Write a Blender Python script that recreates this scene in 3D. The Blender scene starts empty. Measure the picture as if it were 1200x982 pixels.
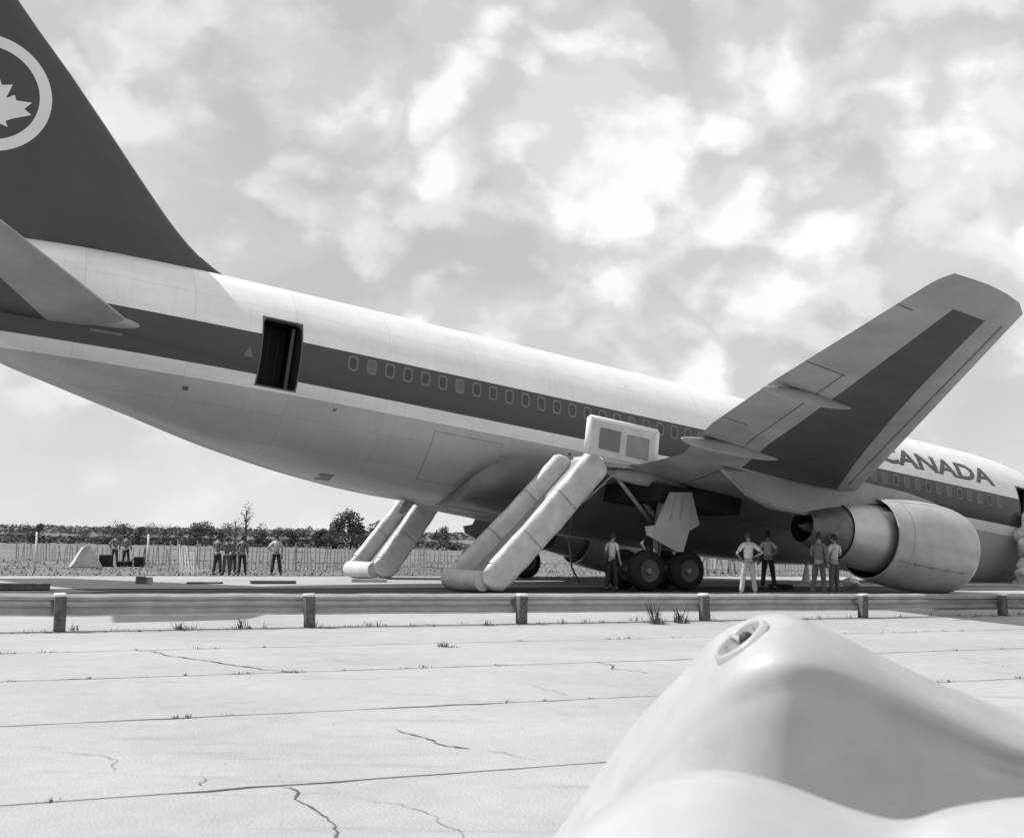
import bpy, bmesh, math, random
from math import pi, sin, cos, tan, radians, sqrt
from mathutils import Vector, Matrix, noise
random.seed(7)
S = bpy.context.scene
C = S.collection

# ------------------------------------------------------------------ camera
F_PX, CAM_H, PITCH, ROLL = 1426.1858, 1.5211, 0.0952, -0.0166
_f = Vector((0, cos(PITCH), sin(PITCH))); _u0 = Vector((0, -sin(PITCH), cos(PITCH))); _r0 = Vector((1, 0, 0))
_r = cos(ROLL)*_r0 - sin(ROLL)*_u0
_u = sin(ROLL)*_r0 + cos(ROLL)*_u0
cam_d = bpy.data.cameras.new('camera'); cam = bpy.data.objects.new('camera', cam_d); C.objects.link(cam)
m = Matrix((( _r.x, _u.x, -_f.x, 0), (_r.y, _u.y, -_f.y, 0), (_r.z, _u.z, -_f.z, CAM_H), (0, 0, 0, 1)))
cam.matrix_world = m
cam_d.sensor_width = 36; cam_d.sensor_fit = 'HORIZONTAL'; cam_d.lens = 36*F_PX/1200
cam_d.clip_end = 6000; cam_d.clip_start = 0.1
cam_d.dof.use_dof = True; cam_d.dof.focus_distance = 34; cam_d.dof.aperture_fstop = 4.5
S.camera = cam
S.cycles.max_bounces = 6; S.cycles.caustics_reflective = False; S.cycles.caustics_refractive = False
CO = Vector((0, 0, CAM_H))
# ------------------------------------------------------------------ world
SUN = Vector((-.795, 0.085, 1.0)).normalized()          # towards the sun
w = bpy.data.worlds.new('World'); S.world = w; w.use_nodes = True
nt = w.node_tree; N = nt.nodes; L = nt.links
for n in list(N): N.remove(n)
def wn(t, **k):
    n = N.new(t)
    for a, b in k.items(): setattr(n, a, b)
    return n
out = wn('ShaderNodeOutputWorld'); bg = wn('ShaderNodeBackground'); bg.inputs['Strength'].default_value = 0.1
sky = wn('ShaderNodeTexSky'); sky.sky_type = 'NISHITA'; sky.sun_disc = False
sky.sun_elevation = math.asin(SUN.z); sky.sun_rotation = math.atan2(SUN.x, SUN.y)
sky.air_density = 1.0; sky.dust_density = 2.0
bw = wn('ShaderNodeRGBToBW'); L.new(sky.outputs[0], bw.inputs[0])
tc = wn('ShaderNodeTexCoord'); sep = wn('ShaderNodeSeparateXYZ'); L.new(tc.outputs['Generated'], sep.inputs[0])
def mth(op, a, b=None, c=None, clamp=False):
    n = N.new('ShaderNodeMath'); n.operation = op; n.use_clamp = clamp
    for i, v in enumerate((a, b, c)):
        if v is None: continue
        if isinstance(v, (int, float)): n.inputs[i].default_value = v
        else: L.new(v, n.inputs[i])
    return n.outputs[0]
def ramp(v, a, b, lo=0., hi=1., smooth=True):
    n = N.new('ShaderNodeMapRange'); n.interpolation_type = 'SMOOTHSTEP' if smooth else 'LINEAR'
    L.new(v, n.inputs['Value'])
    n.inputs['From Min'].default_value = a; n.inputs['From Max'].default_value = b
    n.inputs['To Min'].default_value = lo; n.inputs['To Max'].default_value = hi
    return n.outputs[0]
# cloud deck: directions projected on a layer overhead
den = mth('ADD', mth('MULTIPLY', mth('MAXIMUM', sep.outputs['Z'], 0.0), .8), 0.42)
px = mth('DIVIDE', sep.outputs['X'], den); py = mth('DIVIDE', sep.outputs['Y'], den)
cx = wn('ShaderNodeCombineXYZ'); L.new(px, cx.inputs[0]); L.new(py, cx.inputs[1])
def nz(scale, detail, rough, off, dist=0., src=None):
    mp = wn('ShaderNodeMapping'); mp.inputs['Location'].default_value = off
    L.new(src or cx.outputs[0], mp.inputs[0])
    n = wn('ShaderNodeTexNoise'); n.inputs['Scale'].default_value = scale; n.inputs['Detail'].default_value = detail
    n.inputs['Roughness'].default_value = rough; n.inputs['Distortion'].default_value = dist
    L.new(mp.outputs[0], n.inputs['Vector']); return n.outputs[0]
c3 = wn('ShaderNodeVectorMath'); c3.operation = 'MULTIPLY'; c3.inputs[1].default_value = (1, 1, 1.3); L.new(tc.outputs['Generated'], c3.inputs[0]); c3 = c3.outputs[0]
wob = wn('ShaderNodeTexNoise'); wob.inputs['Scale'].default_value = 7; wob.inputs['Detail'].default_value = 5; L.new(c3, wob.inputs['Vector'])
wsc = wn('ShaderNodeVectorMath'); wsc.operation = 'MULTIPLY_ADD'; wsc.inputs[1].default_value = (.13, .13, .13); L.new(wob.outputs['Color'], wsc.inputs[0]); L.new(c3, wsc.inputs[2]); warp = wsc.outputs[0]
def cloud(dx, dz):
    b_ = nz(2.0, 2, .5, (1.3+dx, 5.2, dz+3.4), 0., c3); m_ = nz(5.4, 11, .62, (7.7+dx, 7.6, dz), .0, c3)
    v = wn('ShaderNodeTexVoronoi'); v.feature = 'F1'; v.inputs['Scale'].default_value = 8.0; v.inputs['Detail'].default_value = 1.5; v.inputs['Roughness'].default_value = .6
    mp = wn('ShaderNodeMapping'); mp.inputs['Location'].default_value = (2.2+dx, 5.1, dz); L.new(warp, mp.inputs[0]); L.new(mp.outputs[0], v.inputs['Vector'])
    return mth('ADD', mth('ADD', mth('MULTIPLY', b_, .52), mth('MULTIPLY', m_, .36)), mth('MULTIPLY', mth('SUBTRACT', .6, v.outputs['Distance']), .22))
dens = cloud(0, 0); dens2 = cloud(.017, -.028)
puff = mth("ADD", mth("MULTIPLY", ramp(dens, .315, .385), .55), mth("MULTIPLY", ramp(dens, .40, .465), .6))
relief = mth('MULTIPLY', mth('SUBTRACT', dens, dens2), 34.0)
relief = mth('MINIMUM', mth('MAXIMUM', relief, -1.2), 1.4)
soft = ramp(nz(2.4, 4, .5, (4.4, 2.1, 6.0), 0., c3), .35, .65)
lum = mth("ADD", mth("ADD", 5.5, mth("ADD", mth("MULTIPLY", puff, 2.3), mth("MULTIPLY", soft, 1.1))), mth("MULTIPLY", relief, mth("ADD", mth("MULTIPLY", puff, .62), .2)))
hz = ramp(sep.outputs['Z'], .0, .14, 1., 0.)            # paler, flatter towards the horizon
mixn = wn('ShaderNodeMix'); mixn.data_type = 'FLOAT'; L.new(mth('MULTIPLY', hz, .75), mixn.inputs[0]); L.new(lum, mixn.inputs[2]); mixn.inputs[3].default_value = 7.9
tot = mth('ADD', mixn.outputs[0], mth('MULTIPLY', bw.outputs[0], .10))
L.new(tot, bg.inputs['Color']); L.new(bg.outputs[0], out.inputs['Surface'])
# ------------------------------------------------------------------ sun
sl = bpy.data.lights.new('sun', 'SUN'); sl.energy = 5.0; sl.angle = radians(.53); sl.color = (1, .985, .965)
so = bpy.data.objects.new('sun', sl); C.objects.link(so); so.rotation_euler = SUN.to_track_quat('Z', 'Y').to_euler(); so.location = (0, 0, 60)
V = S.view_settings; V.view_transform = 'Standard'; V.look = 'None'; V.gamma = 1; V.exposure = 0.0; V.use_curve_mapping = False

# ------------------------------------------------------------------ materials
def mat(name, g, rough=.6, metal=0., var=0., vscale=3., bump=0., bscale=30., coat=0., spec=.5, tint=(1, .99, .98)):
    M = bpy.data.materials.new(name); M.use_nodes = True; t = M.node_tree; b = t.nodes['Principled BSDF']
    col = (g*tint[0], g*tint[1], g*tint[2], 1)
    b.inputs['Base Color'].default_value = col; b.inputs['Roughness'].default_value = rough; b.inputs['Metallic'].default_value = metal
    b.inputs['Coat Weight'].default_value = coat; b.inputs['Specular IOR Level'].default_value = spec
    tcn = t.nodes.new('ShaderNodeTexCoord')
    if var:
        n = t.nodes.new('ShaderNodeTexNoise'); n.inputs['Scale'].default_value = vscale; n.inputs['Detail'].default_value = 8; n.inputs['Roughness'].default_value = .6
        t.links.new(tcn.outputs['Object'], n.inputs['Vector'])
        r = t.nodes.new('ShaderNodeMapRange'); r.inputs['From Min'].default_value = .3; r.inputs['From Max'].default_value = .7
        r.inputs['To Min'].default_value = 1-var; r.inputs['To Max'].default_value = 1+var
        t.links.new(n.outputs[0], r.inputs['Value'])
        mx = t.nodes.new('ShaderNodeVectorMath'); mx.operation = 'SCALE'; mx.inputs[0].default_value = col[:3]
        t.links.new(r.outputs[0], mx.inputs['Scale']); t.links.new(mx.outputs[0], b.inputs['Base Color'])
    if bump:
        n = t.nodes.new('ShaderNodeTexNoise'); n.inputs['Scale'].default_value = bscale; n.inputs['Detail'].default_value = 5
        t.links.new(tcn.outputs['Object'], n.inputs['Vector'])
        bp = t.nodes.new('ShaderNodeBump'); bp.inputs['Strength'].default_value = bump; bp.inputs['Distance'].default_value = .02
        t.links.new(n.outputs[0], bp.inputs['Height']); t.links.new(bp.outputs[0], b.inputs['Normal'])
    return M
M = {}
M['dark_paint'] = mat('dark_paint', .045, .38, var=.12, vscale=.8, coat=.3)
M['white_paint'] = mat('white_paint', .78, .4, var=.04, vscale=.9, coat=.2)
M['grey_paint'] = mat('grey_paint', .20, .42, var=.10, vscale=1.3)
M['wing_light'] = mat('wing_light', .30, .42, var=.2, vscale=.9, bump=.15, bscale=2)
M['wing_dark'] = mat('wing_dark', .045, .5, var=.32, vscale=1.1, bump=.2, bscale=2)
M['cowl'] = mat('cowl', .38, .33, var=.16, vscale=1.4, bump=.12, bscale=1.5, coat=.3)
M['fairing_shaded'] = mat('fairing_shaded', .15, .42, var=.15, vscale=1.1, coat=.2)  # under-wing shade put into the base colour, darker than the belly grey
M['metal'] = mat('metal', .50, .42, metal=.7, var=.12, vscale=2.)
M['dark_metal'] = mat('dark_metal', .16, .5, metal=.5, var=.25, vscale=4.)
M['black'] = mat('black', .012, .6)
M['rubber'] = mat('rubber', .012, .8, var=.2, vscale=6)
M['gear_dull'] = mat('gear_dull', .10, .6)
M['gear'] = mat('gear', .28, .5, var=.25, vscale=5)
M['slide'] = mat('slide', .48, .62, var=.16, vscale=2.8, bump=.9, bscale=4.)
M['slide_deck'] = mat('slide_deck', .22, .6, var=.12, vscale=3., bump=.4, bscale=6.)  # darker than the tube fabric: shade between the tubes is in the colour
M['window_ring'] = mat('window_ring', .14, .4)
M['pane'] = mat('pane', .035, .15)
M['blind'] = mat('blind', .11, .4)
M['concrete'] = mat('concrete', .37, .9, var=.16, vscale=1.6, bump=.5, bscale=45)
def concrete_mat():
    Mt = mat('concrete2', .37, .92, bump=.5, bscale=45); Mt.name = 'concrete'; t = Mt.node_tree; lk = t.links; b = t.nodes['Principled BSDF']
    g_ = t.nodes.new('ShaderNodeNewGeometry')
    def tn(sc, det, ro, st=(1, 1, 1)):
        mp = t.nodes.new('ShaderNodeMapping'); mp.inputs['Rotation'].default_value = (0, 0, -.434); mp.inputs['Scale'].default_value = st; lk.new(g_.outputs['Position'], mp.inputs[0])
        n = t.nodes.new('ShaderNodeTexNoise'); n.inputs['Scale'].default_value = sc; n.inputs['Detail'].default_value = det; n.inputs['Roughness'].default_value = ro; lk.new(mp.outputs[0], n.inputs['Vector']); return n.outputs[0]
    def mr(v, a, b_, lo, hi):
        n = t.nodes.new('ShaderNodeMapRange'); lk.new(v, n.inputs['Value'])
        for k, x in zip(('From Min', 'From Max', 'To Min', 'To Max'), (a, b_, lo, hi)): n.inputs[k].default_value = x
        return n.outputs[0]
    def mul(a, b_):
        n = t.nodes.new('ShaderNodeMath'); n.operation = 'MULTIPLY'; lk.new(a, n.inputs[0]); lk.new(b_, n.inputs[1]); return n.outputs[0]
    v = mul(mr(tn(.35, 6, .6), .3, .7, .88, 1.1), mr(tn(4, 10, .7), .3, .7, .93, 1.06))
    v = mul(v, mr(tn(2.2, 7, .65, (.22, 1.6, 1)), .56, .72, 1.0, .78))          # rubber and drag marks along the strip
    v = mul(v, mr(tn(1.3, 9, .7), .58, .70, 1.0, .84))                            # stains
    v = mul(v, mr(tn(38, 3, .6), .66, .74, 1.0, .72))                             # exposed dark stones
    v = mul(v, mr(tn(22, 2, .5), .25, .33, 1.18, 1.0))
    sc = t.nodes.new('ShaderNodeVectorMath'); sc.operation = 'SCALE'; sc.inputs[0].default_value = (.37, .367, .362); lk.new(v, sc.inputs['Scale']); lk.new(sc.outputs[0], b.inputs['Base Color'])
    return Mt
M['concrete'] = concrete_mat()
M['crack'] = mat('crack', .10, .95, var=.5, vscale=6)
M['joint'] = mat('joint', .045, .95, var=.4, vscale=3)
M['asphalt'] = mat('asphalt', .055, .9, var=.3, vscale=.8, bump=.3, bscale=60)
M['grass'] = mat('grass', .135, .95, var=.45, vscale=.35, bump=.6, bscale=6)
M['rail'] = mat('rail', .50, .5, metal=.0, var=.16, vscale=2.5)
M['post'] = mat('post', .10, .85, var=.5, vscale=9, bump=.5, bscale=30)
M['post_cap'] = mat('post_cap', .75, .7)
M['wood'] = mat('wood', .42, .85, var=.3, vscale=2)
M['leaf'] = mat('leaf', .08, .8, var=.5, vscale=.9)
M['leaf_pale'] = mat('leaf_pale', .15, .8, var=.5, vscale=.9)
M['bark'] = mat('bark', .08, .9)
M['fibreglass'] = mat('fibreglass', .40, .5, var=.10, vscale=3.5, bump=.05, bscale=8, coat=.12)
M['skin'] = mat('skin', .32, .6); M['hair'] = mat('hair', .03, .7)
for k, g in (('shirt_white', .62), ('shirt_grey', .17), ('trousers_dark', .035), ('trousers_light', .40), ('trousers_grey', .11), ('shoe', .03), ('overall', .50)):
    M[k] = mat(k, g, .85, var=.14, vscale=9, bump=.5, bscale=14)
M['canvas'] = mat('canvas', .7, .8); M['tent_cloth'] = mat('tent_cloth', .40, .9, var=.15, vscale=3)

# ------------------------------------------------------------------ helpers
def link(name, me, parent=None):
    o = bpy.data.objects.new(name, me); C.objects.link(o)
    if parent: o.parent = parent
    return o
def tag(o, label=None, cat=None, group=None, kind=None):
    for k, v in (('label', label), ('category', cat), ('group', group), ('kind', kind)):
        if v: o[k] = v
    return o
def obj(name, bm, mats, parent=None, smooth=False, angle=None):
    me = bpy.data.meshes.new(name)
    bm.normal_update(); bm.to_mesh(me); bm.free()
    if not isinstance(mats, (list, tuple)): mats = [mats]
    for x in mats: me.materials.append(M[x] if isinstance(x, str) else x)
    if smooth:
        me.polygons.foreach_set('use_smooth', [True]*len(me.polygons))
        if angle: me.set_sharp_from_angle(angle=radians(angle))
    return link(name, me, parent)
def pydata(name, vs, fs, mats, parent=None, smooth=False, angle=None, recalc=False):
    bm = bmesh.new(); bv = [bm.verts.new(v) for v in vs]
    for f in fs:
        try: bm.faces.new([bv[i] for i in f])
        except ValueError: pass
    if recalc: bmesh.ops.recalc_face_normals(bm, faces=bm.faces)
    return obj(name, bm, mats, parent, smooth, angle)
def empty(name, loc, rot=(0, 0, 0)):
    o = bpy.data.objects.new(name, None); C.objects.link(o); o.location = loc; o.rotation_euler = rot; o.empty_display_size = .3
    return o
def box(bm, c, s, rz=0., R=None, bevel=0.):
    mtx = Matrix.Translation(c) @ (R.to_4x4() if R is not None else Matrix.Rotation(rz, 4, 'Z')) @ Matrix.Diagonal((s[0], s[1], s[2], 1))
    r = bmesh.ops.create_cube(bm, size=1, matrix=mtx)
    if bevel:
        es = list({e for v in r['verts'] for e in v.link_edges})
        bmesh.ops.bevel(bm, geom=es, offset=bevel, segments=2, affect='EDGES', profile=.5)
def frame_of(d):
    d = Vector(d).normalized(); a = Vector((0, 0, 1)) if abs(d.z) < .9 else Vector((1, 0, 0))
    x = d.cross(a).normalized(); y = x.cross(d).normalized(); return x, y
def tube(bm, pts, rad, seg=8, caps=True, flat=1.):
    """tube along pts; rad number or list"""
    pts = [Vector(p) for p in pts]; rings = []
    for i, p in enumerate(pts):
        d = (pts[min(i+1, len(pts)-1)] - pts[max(i-1, 0)]); x, y = frame_of(d)
        r = rad[i] if isinstance(rad, (list, tuple)) else rad
        rings.append([bm.verts.new(p + x*r*cos(2*pi*k/seg) + y*r*flat*sin(2*pi*k/seg)) for k in range(seg)])
    for a, b in zip(rings, rings[1:]):
        for k in range(seg): bm.faces.new((a[k], a[(k+1) % seg], b[(k+1) % seg], b[k]))
    if caps:
        bm.faces.new(list(reversed(rings[0]))); bm.faces.new(rings[-1])
    bmesh.ops.recalc_face_normals(bm, faces=bm.faces)
def prism(pts, thick_vec):
    """closed polygon extruded along thick_vec, centred"""
    bm = bmesh.new(); t = Vector(thick_vec)/2
    a = [bm.verts.new(Vector(p)-t) for p in pts]; b = [bm.verts.new(Vector(p)+t) for p in pts]; n = len(pts)
    bm.faces.new(a); bm.faces.new(list(reversed(b)))
    for i in range(n): bm.faces.new((a[i], b[i], b[(i+1) % n], a[(i+1) % n]))
    bmesh.ops.recalc_face_normals(bm, faces=bm.faces)
    return bm
def ray(x, y): return _f + _r*(x-600)/F_PX - _u*(y-491)/F_PX
def gnd(x, y, z=0.):
    d = ray(x, y); return CO + d*((z-CAM_H)/d.z)
def at_depth(x, y, dep): return CO + ray(x, y)*dep
def interp(tbl, x):
    if x <= tbl[0][0]: return tbl[0][1]
    for (a, b), (c, d) in zip(tbl, tbl[1:]):
        if x <= c: return b + (d-b)*(x-a)/(c-a)
    return tbl[-1][1]
def sinterp(tbl, x):
    """smooth (Catmull-Rom / Hermite) interpolation"""
    n = len(tbl)
    if x <= tbl[0][0]: return tbl[0][1]
    if x >= tbl[-1][0]: return tbl[-1][1]
    for i in range(n-1):
        if x <= tbl[i+1][0]: break
    x0, y0 = tbl[i]; x1, y1 = tbl[i+1]; h = x1-x0; t = (x-x0)/h
    def sl(j):
        if j == 0: return (tbl[1][1]-tbl[0][1])/(tbl[1][0]-tbl[0][0])
        if j == n-1: return (tbl[-1][1]-tbl[-2][1])/(tbl[-1][0]-tbl[-2][0])
        return (tbl[j+1][1]-tbl[j-1][1])/(tbl[j+1][0]-tbl[j-1][0])
    m0, m1 = sl(i)*h, sl(i+1)*h
    return (2*t**3-3*t**2+1)*y0 + (t**3-2*t**2+t)*m0 + (-2*t**3+3*t**2)*y1 + (t**3-t**2)*m1

# ================================================================== AIRLINER
GX, GY, YAW, TH, H, SG = 1.8966, 40.011, .5170, .1166, 4.7275, 25.0
air = empty('airliner', (GX, GY, 0), (0, TH, YAW))
tag(air, 'wide-body jet airliner resting nose-down on its engines, dark tail and window stripe, aft door open', 'airliner')
AM = Matrix.Translation((GX, GY, 0)) @ Matrix.Rotation(YAW, 4, 'Z') @ Matrix.Rotation(TH, 4, 'Y')
AI = AM.inverted()
def P(s, y, z): return Vector((SG-s, y, z+H))           # station, lateral (starboard negative), height -> local
def Wd(s, y, z): return AM @ P(s, y, z)
def at_y(x, y, yl):                                       # photo point on a lateral plane of the aircraft -> (s, y, z)
    o = AI @ CO; d = AI.to_3x3() @ ray(x, y); t = (yl-o.y)/d.y; q = o + d*t
    return (SG-q.x, q.y, q.z-H)
def loc(p): q = AI @ Vector(p); return (SG-q.x, q.y, q.z-H)

TOP = [(0, -.7), (.3, -.25), (.6, .0), (1, .3), (1.8, .85), (2.6, 1.5), (3.3, 1.95), (4.2, 2.25), (5.2, 2.42), (6.5, 2.53), (8, 2.57), (30, 2.57), (37.5, 2.56), (40, 2.50), (42.5, 2.36), (45, 2.05), (47.24, 1.5)]
BOT = [(0, -.7), (.3, -1.15), (.6, -1.4), (1, -1.6), (1.8, -1.95), (2.6, -2.2), (3.3, -2.4), (4.2, -2.6), (5.2, -2.74), (6.5, -2.86), (8, -2.9), (30.3, -2.92), (32, -2.92), (33.3, -2.86), (34, -2.8), (35.2, -2.67), (36.4, -2.49), (37.6, -2.28), (38.5, -2.08), (39.6, -1.82), (40.8, -1.56), (42, -1.29), (42.8, -1.11), (45, -.45), (47.24, .5)]
HW = [(0, .02), (.3, .55), (.6, .82), (1, 1.1), (1.8, 1.52), (2.6, 1.86), (3.3, 2.07), (4.2, 2.27), (5.2, 2.4), (6.5, 2.49), (8, 2.515), (32, 2.515), (34, 2.50), (36, 2.42), (38, 2.26), (40, 2.02), (42, 1.68), (44, 1.25), (46, .72), (47.24, .3)]
ZC = [(0, -.7), (1, -.6), (3, -.2), (5, 0), (8, 0), (34, 0), (37, .08), (40, .3), (43, .6), (45.5, .85), (47.24, 1.0)]
def fprof(s): return sinterp(TOP, s), sinterp(BOT, s), max(.01, sinterp(HW, s)), interp(ZC, s)
def fy(s, z):
    t, b, h, c = fprof(s); q = (z-c)/((t-c) if z > c else (c-b)); return -h*sqrt(max(0., 1-q*q))
def fn(s, z):                                             # outward normal on starboard skin (s,y,z space -> local vector)
    e = .02; p = P(s, fy(s, z), z); a = P(s+e, fy(s+e, z), z)-p; b = P(s, fy(s, z+e), z+e)-p
    n = a.cross(b).normalized(); return n if n.y < 0 else -n

def skin_mat():
    Mt = bpy.data.materials.new('fuselage_paint'); Mt.use_nodes = True; t = Mt.node_tree; b = t.nodes['Principled BSDF']; lk = t.links
    tcn = t.nodes.new('ShaderNodeTexCoord'); sp = t.nodes.new('ShaderNodeSeparateXYZ'); lk.new(tcn.outputs['Object'], sp.inputs[0])
    def mt(op, a, bb=None):
        n = t.nodes.new('ShaderNodeMath'); n.operation = op
        for i, v in enumerate((a, bb)):
            if v is None: continue
            if isinstance(v, (int, float)): n.inputs[i].default_value = v
            else: lk.new(v, n.inputs[i])
        return n.outputs[0]
    z = sp.outputs['Z']; x = sp.outputs['X']
    def mix(f, a, bb):
        n = t.nodes.new('ShaderNodeMix'); n.data_type = 'FLOAT'; lk.new(f, n.inputs[0])
        for i, v in ((2, a), (3, bb)):
            if isinstance(v, (int, float)): n.inputs[i].default_value = v
            else: lk.new(v, n.inputs[i])
        return n.outputs[0]
    v = mix(mt('GREATER_THAN', z, H-.76), .43, .76)      # grey belly / white band
    v = mix(mt('GREATER_THAN', z, H-.3902), v, .043)      # stripe
    v = mix(mt('GREATER_THAN', z, H+.7326), v, .83)
    # stains and streaks
    n1 = t.nodes.new('ShaderNodeTexNoise'); n1.inputs['Scale'].default_value = 1.1; n1.inputs['Detail'].default_value = 8; n1.inputs['Roughness'].default_value = .65
    mp = t.nodes.new('ShaderNodeMapping'); mp.inputs['Scale'].default_value = (.45, 1, 1); lk.new(tcn.outputs['Object'], mp.inputs[0]); lk.new(mp.outputs[0], n1.inputs['Vector'])
    r = t.nodes.new('ShaderNodeMapRange'); r.inputs['From Min'].default_value = .3; r.inputs['From Max'].default_value = .72; r.inputs['To Min'].default_value = 1.05; r.inputs['To Max'].default_value = .86
    lk.new(n1.outputs[0], r.inputs['Value']); v = mt('MULTIPLY', v, r.outputs[0])
    wn_ = t.nodes.new('ShaderNodeTexWhiteNoise'); wn_.noise_dimensions = '2D'; cv = t.nodes.new('ShaderNodeCombineXYZ')
    lk.new(mt('FLOOR', mt('DIVIDE', mt('ADD', x, 41.695), 2.79)), cv.inputs[0]); lk.new(mt('FLOOR', mt('MULTIPLY', mt('SUBTRACT', z, H+.2), 1.3)), cv.inputs[1]); lk.new(cv.outputs[0], wn_.inputs[0])
    v = mt('MULTIPLY', v, mt('ADD', .965, mt('MULTIPLY', wn_.outputs['Value'], .06)))
    # run-off streaks below the stripe
    ns = t.nodes.new('ShaderNodeTexNoise'); ns.inputs['Scale'].default_value = 2.4; ns.inputs['Detail'].default_value = 6
    ms_ = t.nodes.new('ShaderNodeMapping'); ms_.inputs['Scale'].default_value = (3.2, 1, .22); lk.new(tcn.outputs['Object'], ms_.inputs[0]); lk.new(ms_.outputs[0], ns.inputs['Vector'])
    rs_ = t.nodes.new('ShaderNodeMapRange'); rs_.inputs['From Min'].default_value = .5; rs_.inputs['From Max'].default_value = .75; rs_.inputs['To Min'].default_value = 1.0; rs_.inputs['To Max'].default_value = .93
    lk.new(ns.outputs[0], rs_.inputs['Value']); v = mt('MULTIPLY', v, rs_.outputs[0])
    # skin joints every 2.8 m and at a few heights
    fr = mt('ABSOLUTE', mt('SUBTRACT', mt('FRACT', mt('DIVIDE', mt('ADD', x, 40.3), 2.79)), .5))
    jl = mt('LESS_THAN', fr, .0042)
    for hz_ in (1.55, -1.35, -2.1):
        jl = mt('MAXIMUM', jl, mt('LESS_THAN', mt('ABSOLUTE', mt('SUBTRACT', z, H+hz_)), .010))
    v = mt('MULTIPLY', v, mt('SUBTRACT', 1.0, mt('MULTIPLY', jl, .15)))
    cb = t.nodes.new('ShaderNodeCombineColor')
    for i, k in enumerate((1, .99, .98)): lk.new(mt('MULTIPLY', v, k), cb.inputs[i])
    lk.new(cb.outputs[0], b.inputs['Base Color']); b.inputs['Roughness'].default_value = .34; b.inputs['Coat Weight'].default_value = .25; b.inputs['Coat Roughness'].default_value = .12
    n2 = t.nodes.new('ShaderNodeTexNoise'); n2.inputs['Scale'].default_value = 1.6; lk.new(tcn.outputs['Object'], n2.inputs['Vector'])
    bp = t.nodes.new('ShaderNodeBump'); bp.inputs['Strength'].default_value = .28; bp.inputs['Distance'].default_value = .03; lk.new(n2.outputs[0], bp.inputs['Height']); lk.new(bp.outputs[0], b.inputs['Normal']); lk.new(bp.outputs[0], b.inputs['Coat Normal'])
    return Mt
M['skin_paint'] = skin_mat()

DOORS = [(36.41, -.646), (5.70, -.646)]                  # centre station, sill height
DW, DH = .535, 1.88
def build_fuselage():
    bm = bmesh.new(); st = [0, .08, .18, .3, .45, .6, .8, 1.0, 1.3]; s = 1.6
    while s < 47.2: st.append(s); s += .4 if (s < 9 or s > 30) else .8
    st.append(47.24); NS = 72; rings = []
    for s in st:
        t, b, h, c = fprof(s); ring = []
        for k in range(NS):
            a = 2*pi*k/NS; yy = h*cos(a); zz = c + (t-c if sin(a) > 0 else c-b)*sin(a)
            ring.append(bm.verts.new(P(s, yy, zz)))
        rings.append(ring)
    for a, b in zip(rings, rings[1:]):
        for k in range(NS): bm.faces.new((a[k], b[k], b[(k+1) % NS], a[(k+1) % NS]))
    bm.faces.new(rings[0]); bm.faces.new(list(reversed(rings[-1])))
    bmesh.ops.recalc_face_normals(bm, faces=bm.faces)
    for ds, dz in DOORS:
        for co, no in ((P(ds-DW, 0, 0), (1, 0, 0)), (P(ds+DW, 0, 0), (1, 0, 0)), (P(ds, 0, dz), (0, 0, 1)), (P(ds, 0, dz+DH), (0, 0, 1))):
            near = [f for f in bm.faces if abs((SG-f.calc_center_median().x)-ds) < 1.8 and f.calc_center_median().y < 0]
            ge = list({e for f in near for e in f.edges}); gv = list({v for f in near for v in f.verts})
            bmesh.ops.bisect_plane(bm, geom=near+ge+gv, plane_co=co, plane_no=no, dist=1e-4)
        kill = [f for f in bm.faces if (lambda c: abs(SG-c.x-ds) < DW and dz < c.z-H < dz+DH and c.y < -1)(f.calc_center_median())]
        bmesh.ops.delete(bm, geom=kill, context='FACES')
    return obj('fuselage', bm, 'skin_paint', air, True, 40)
build_fuselage()
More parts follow.
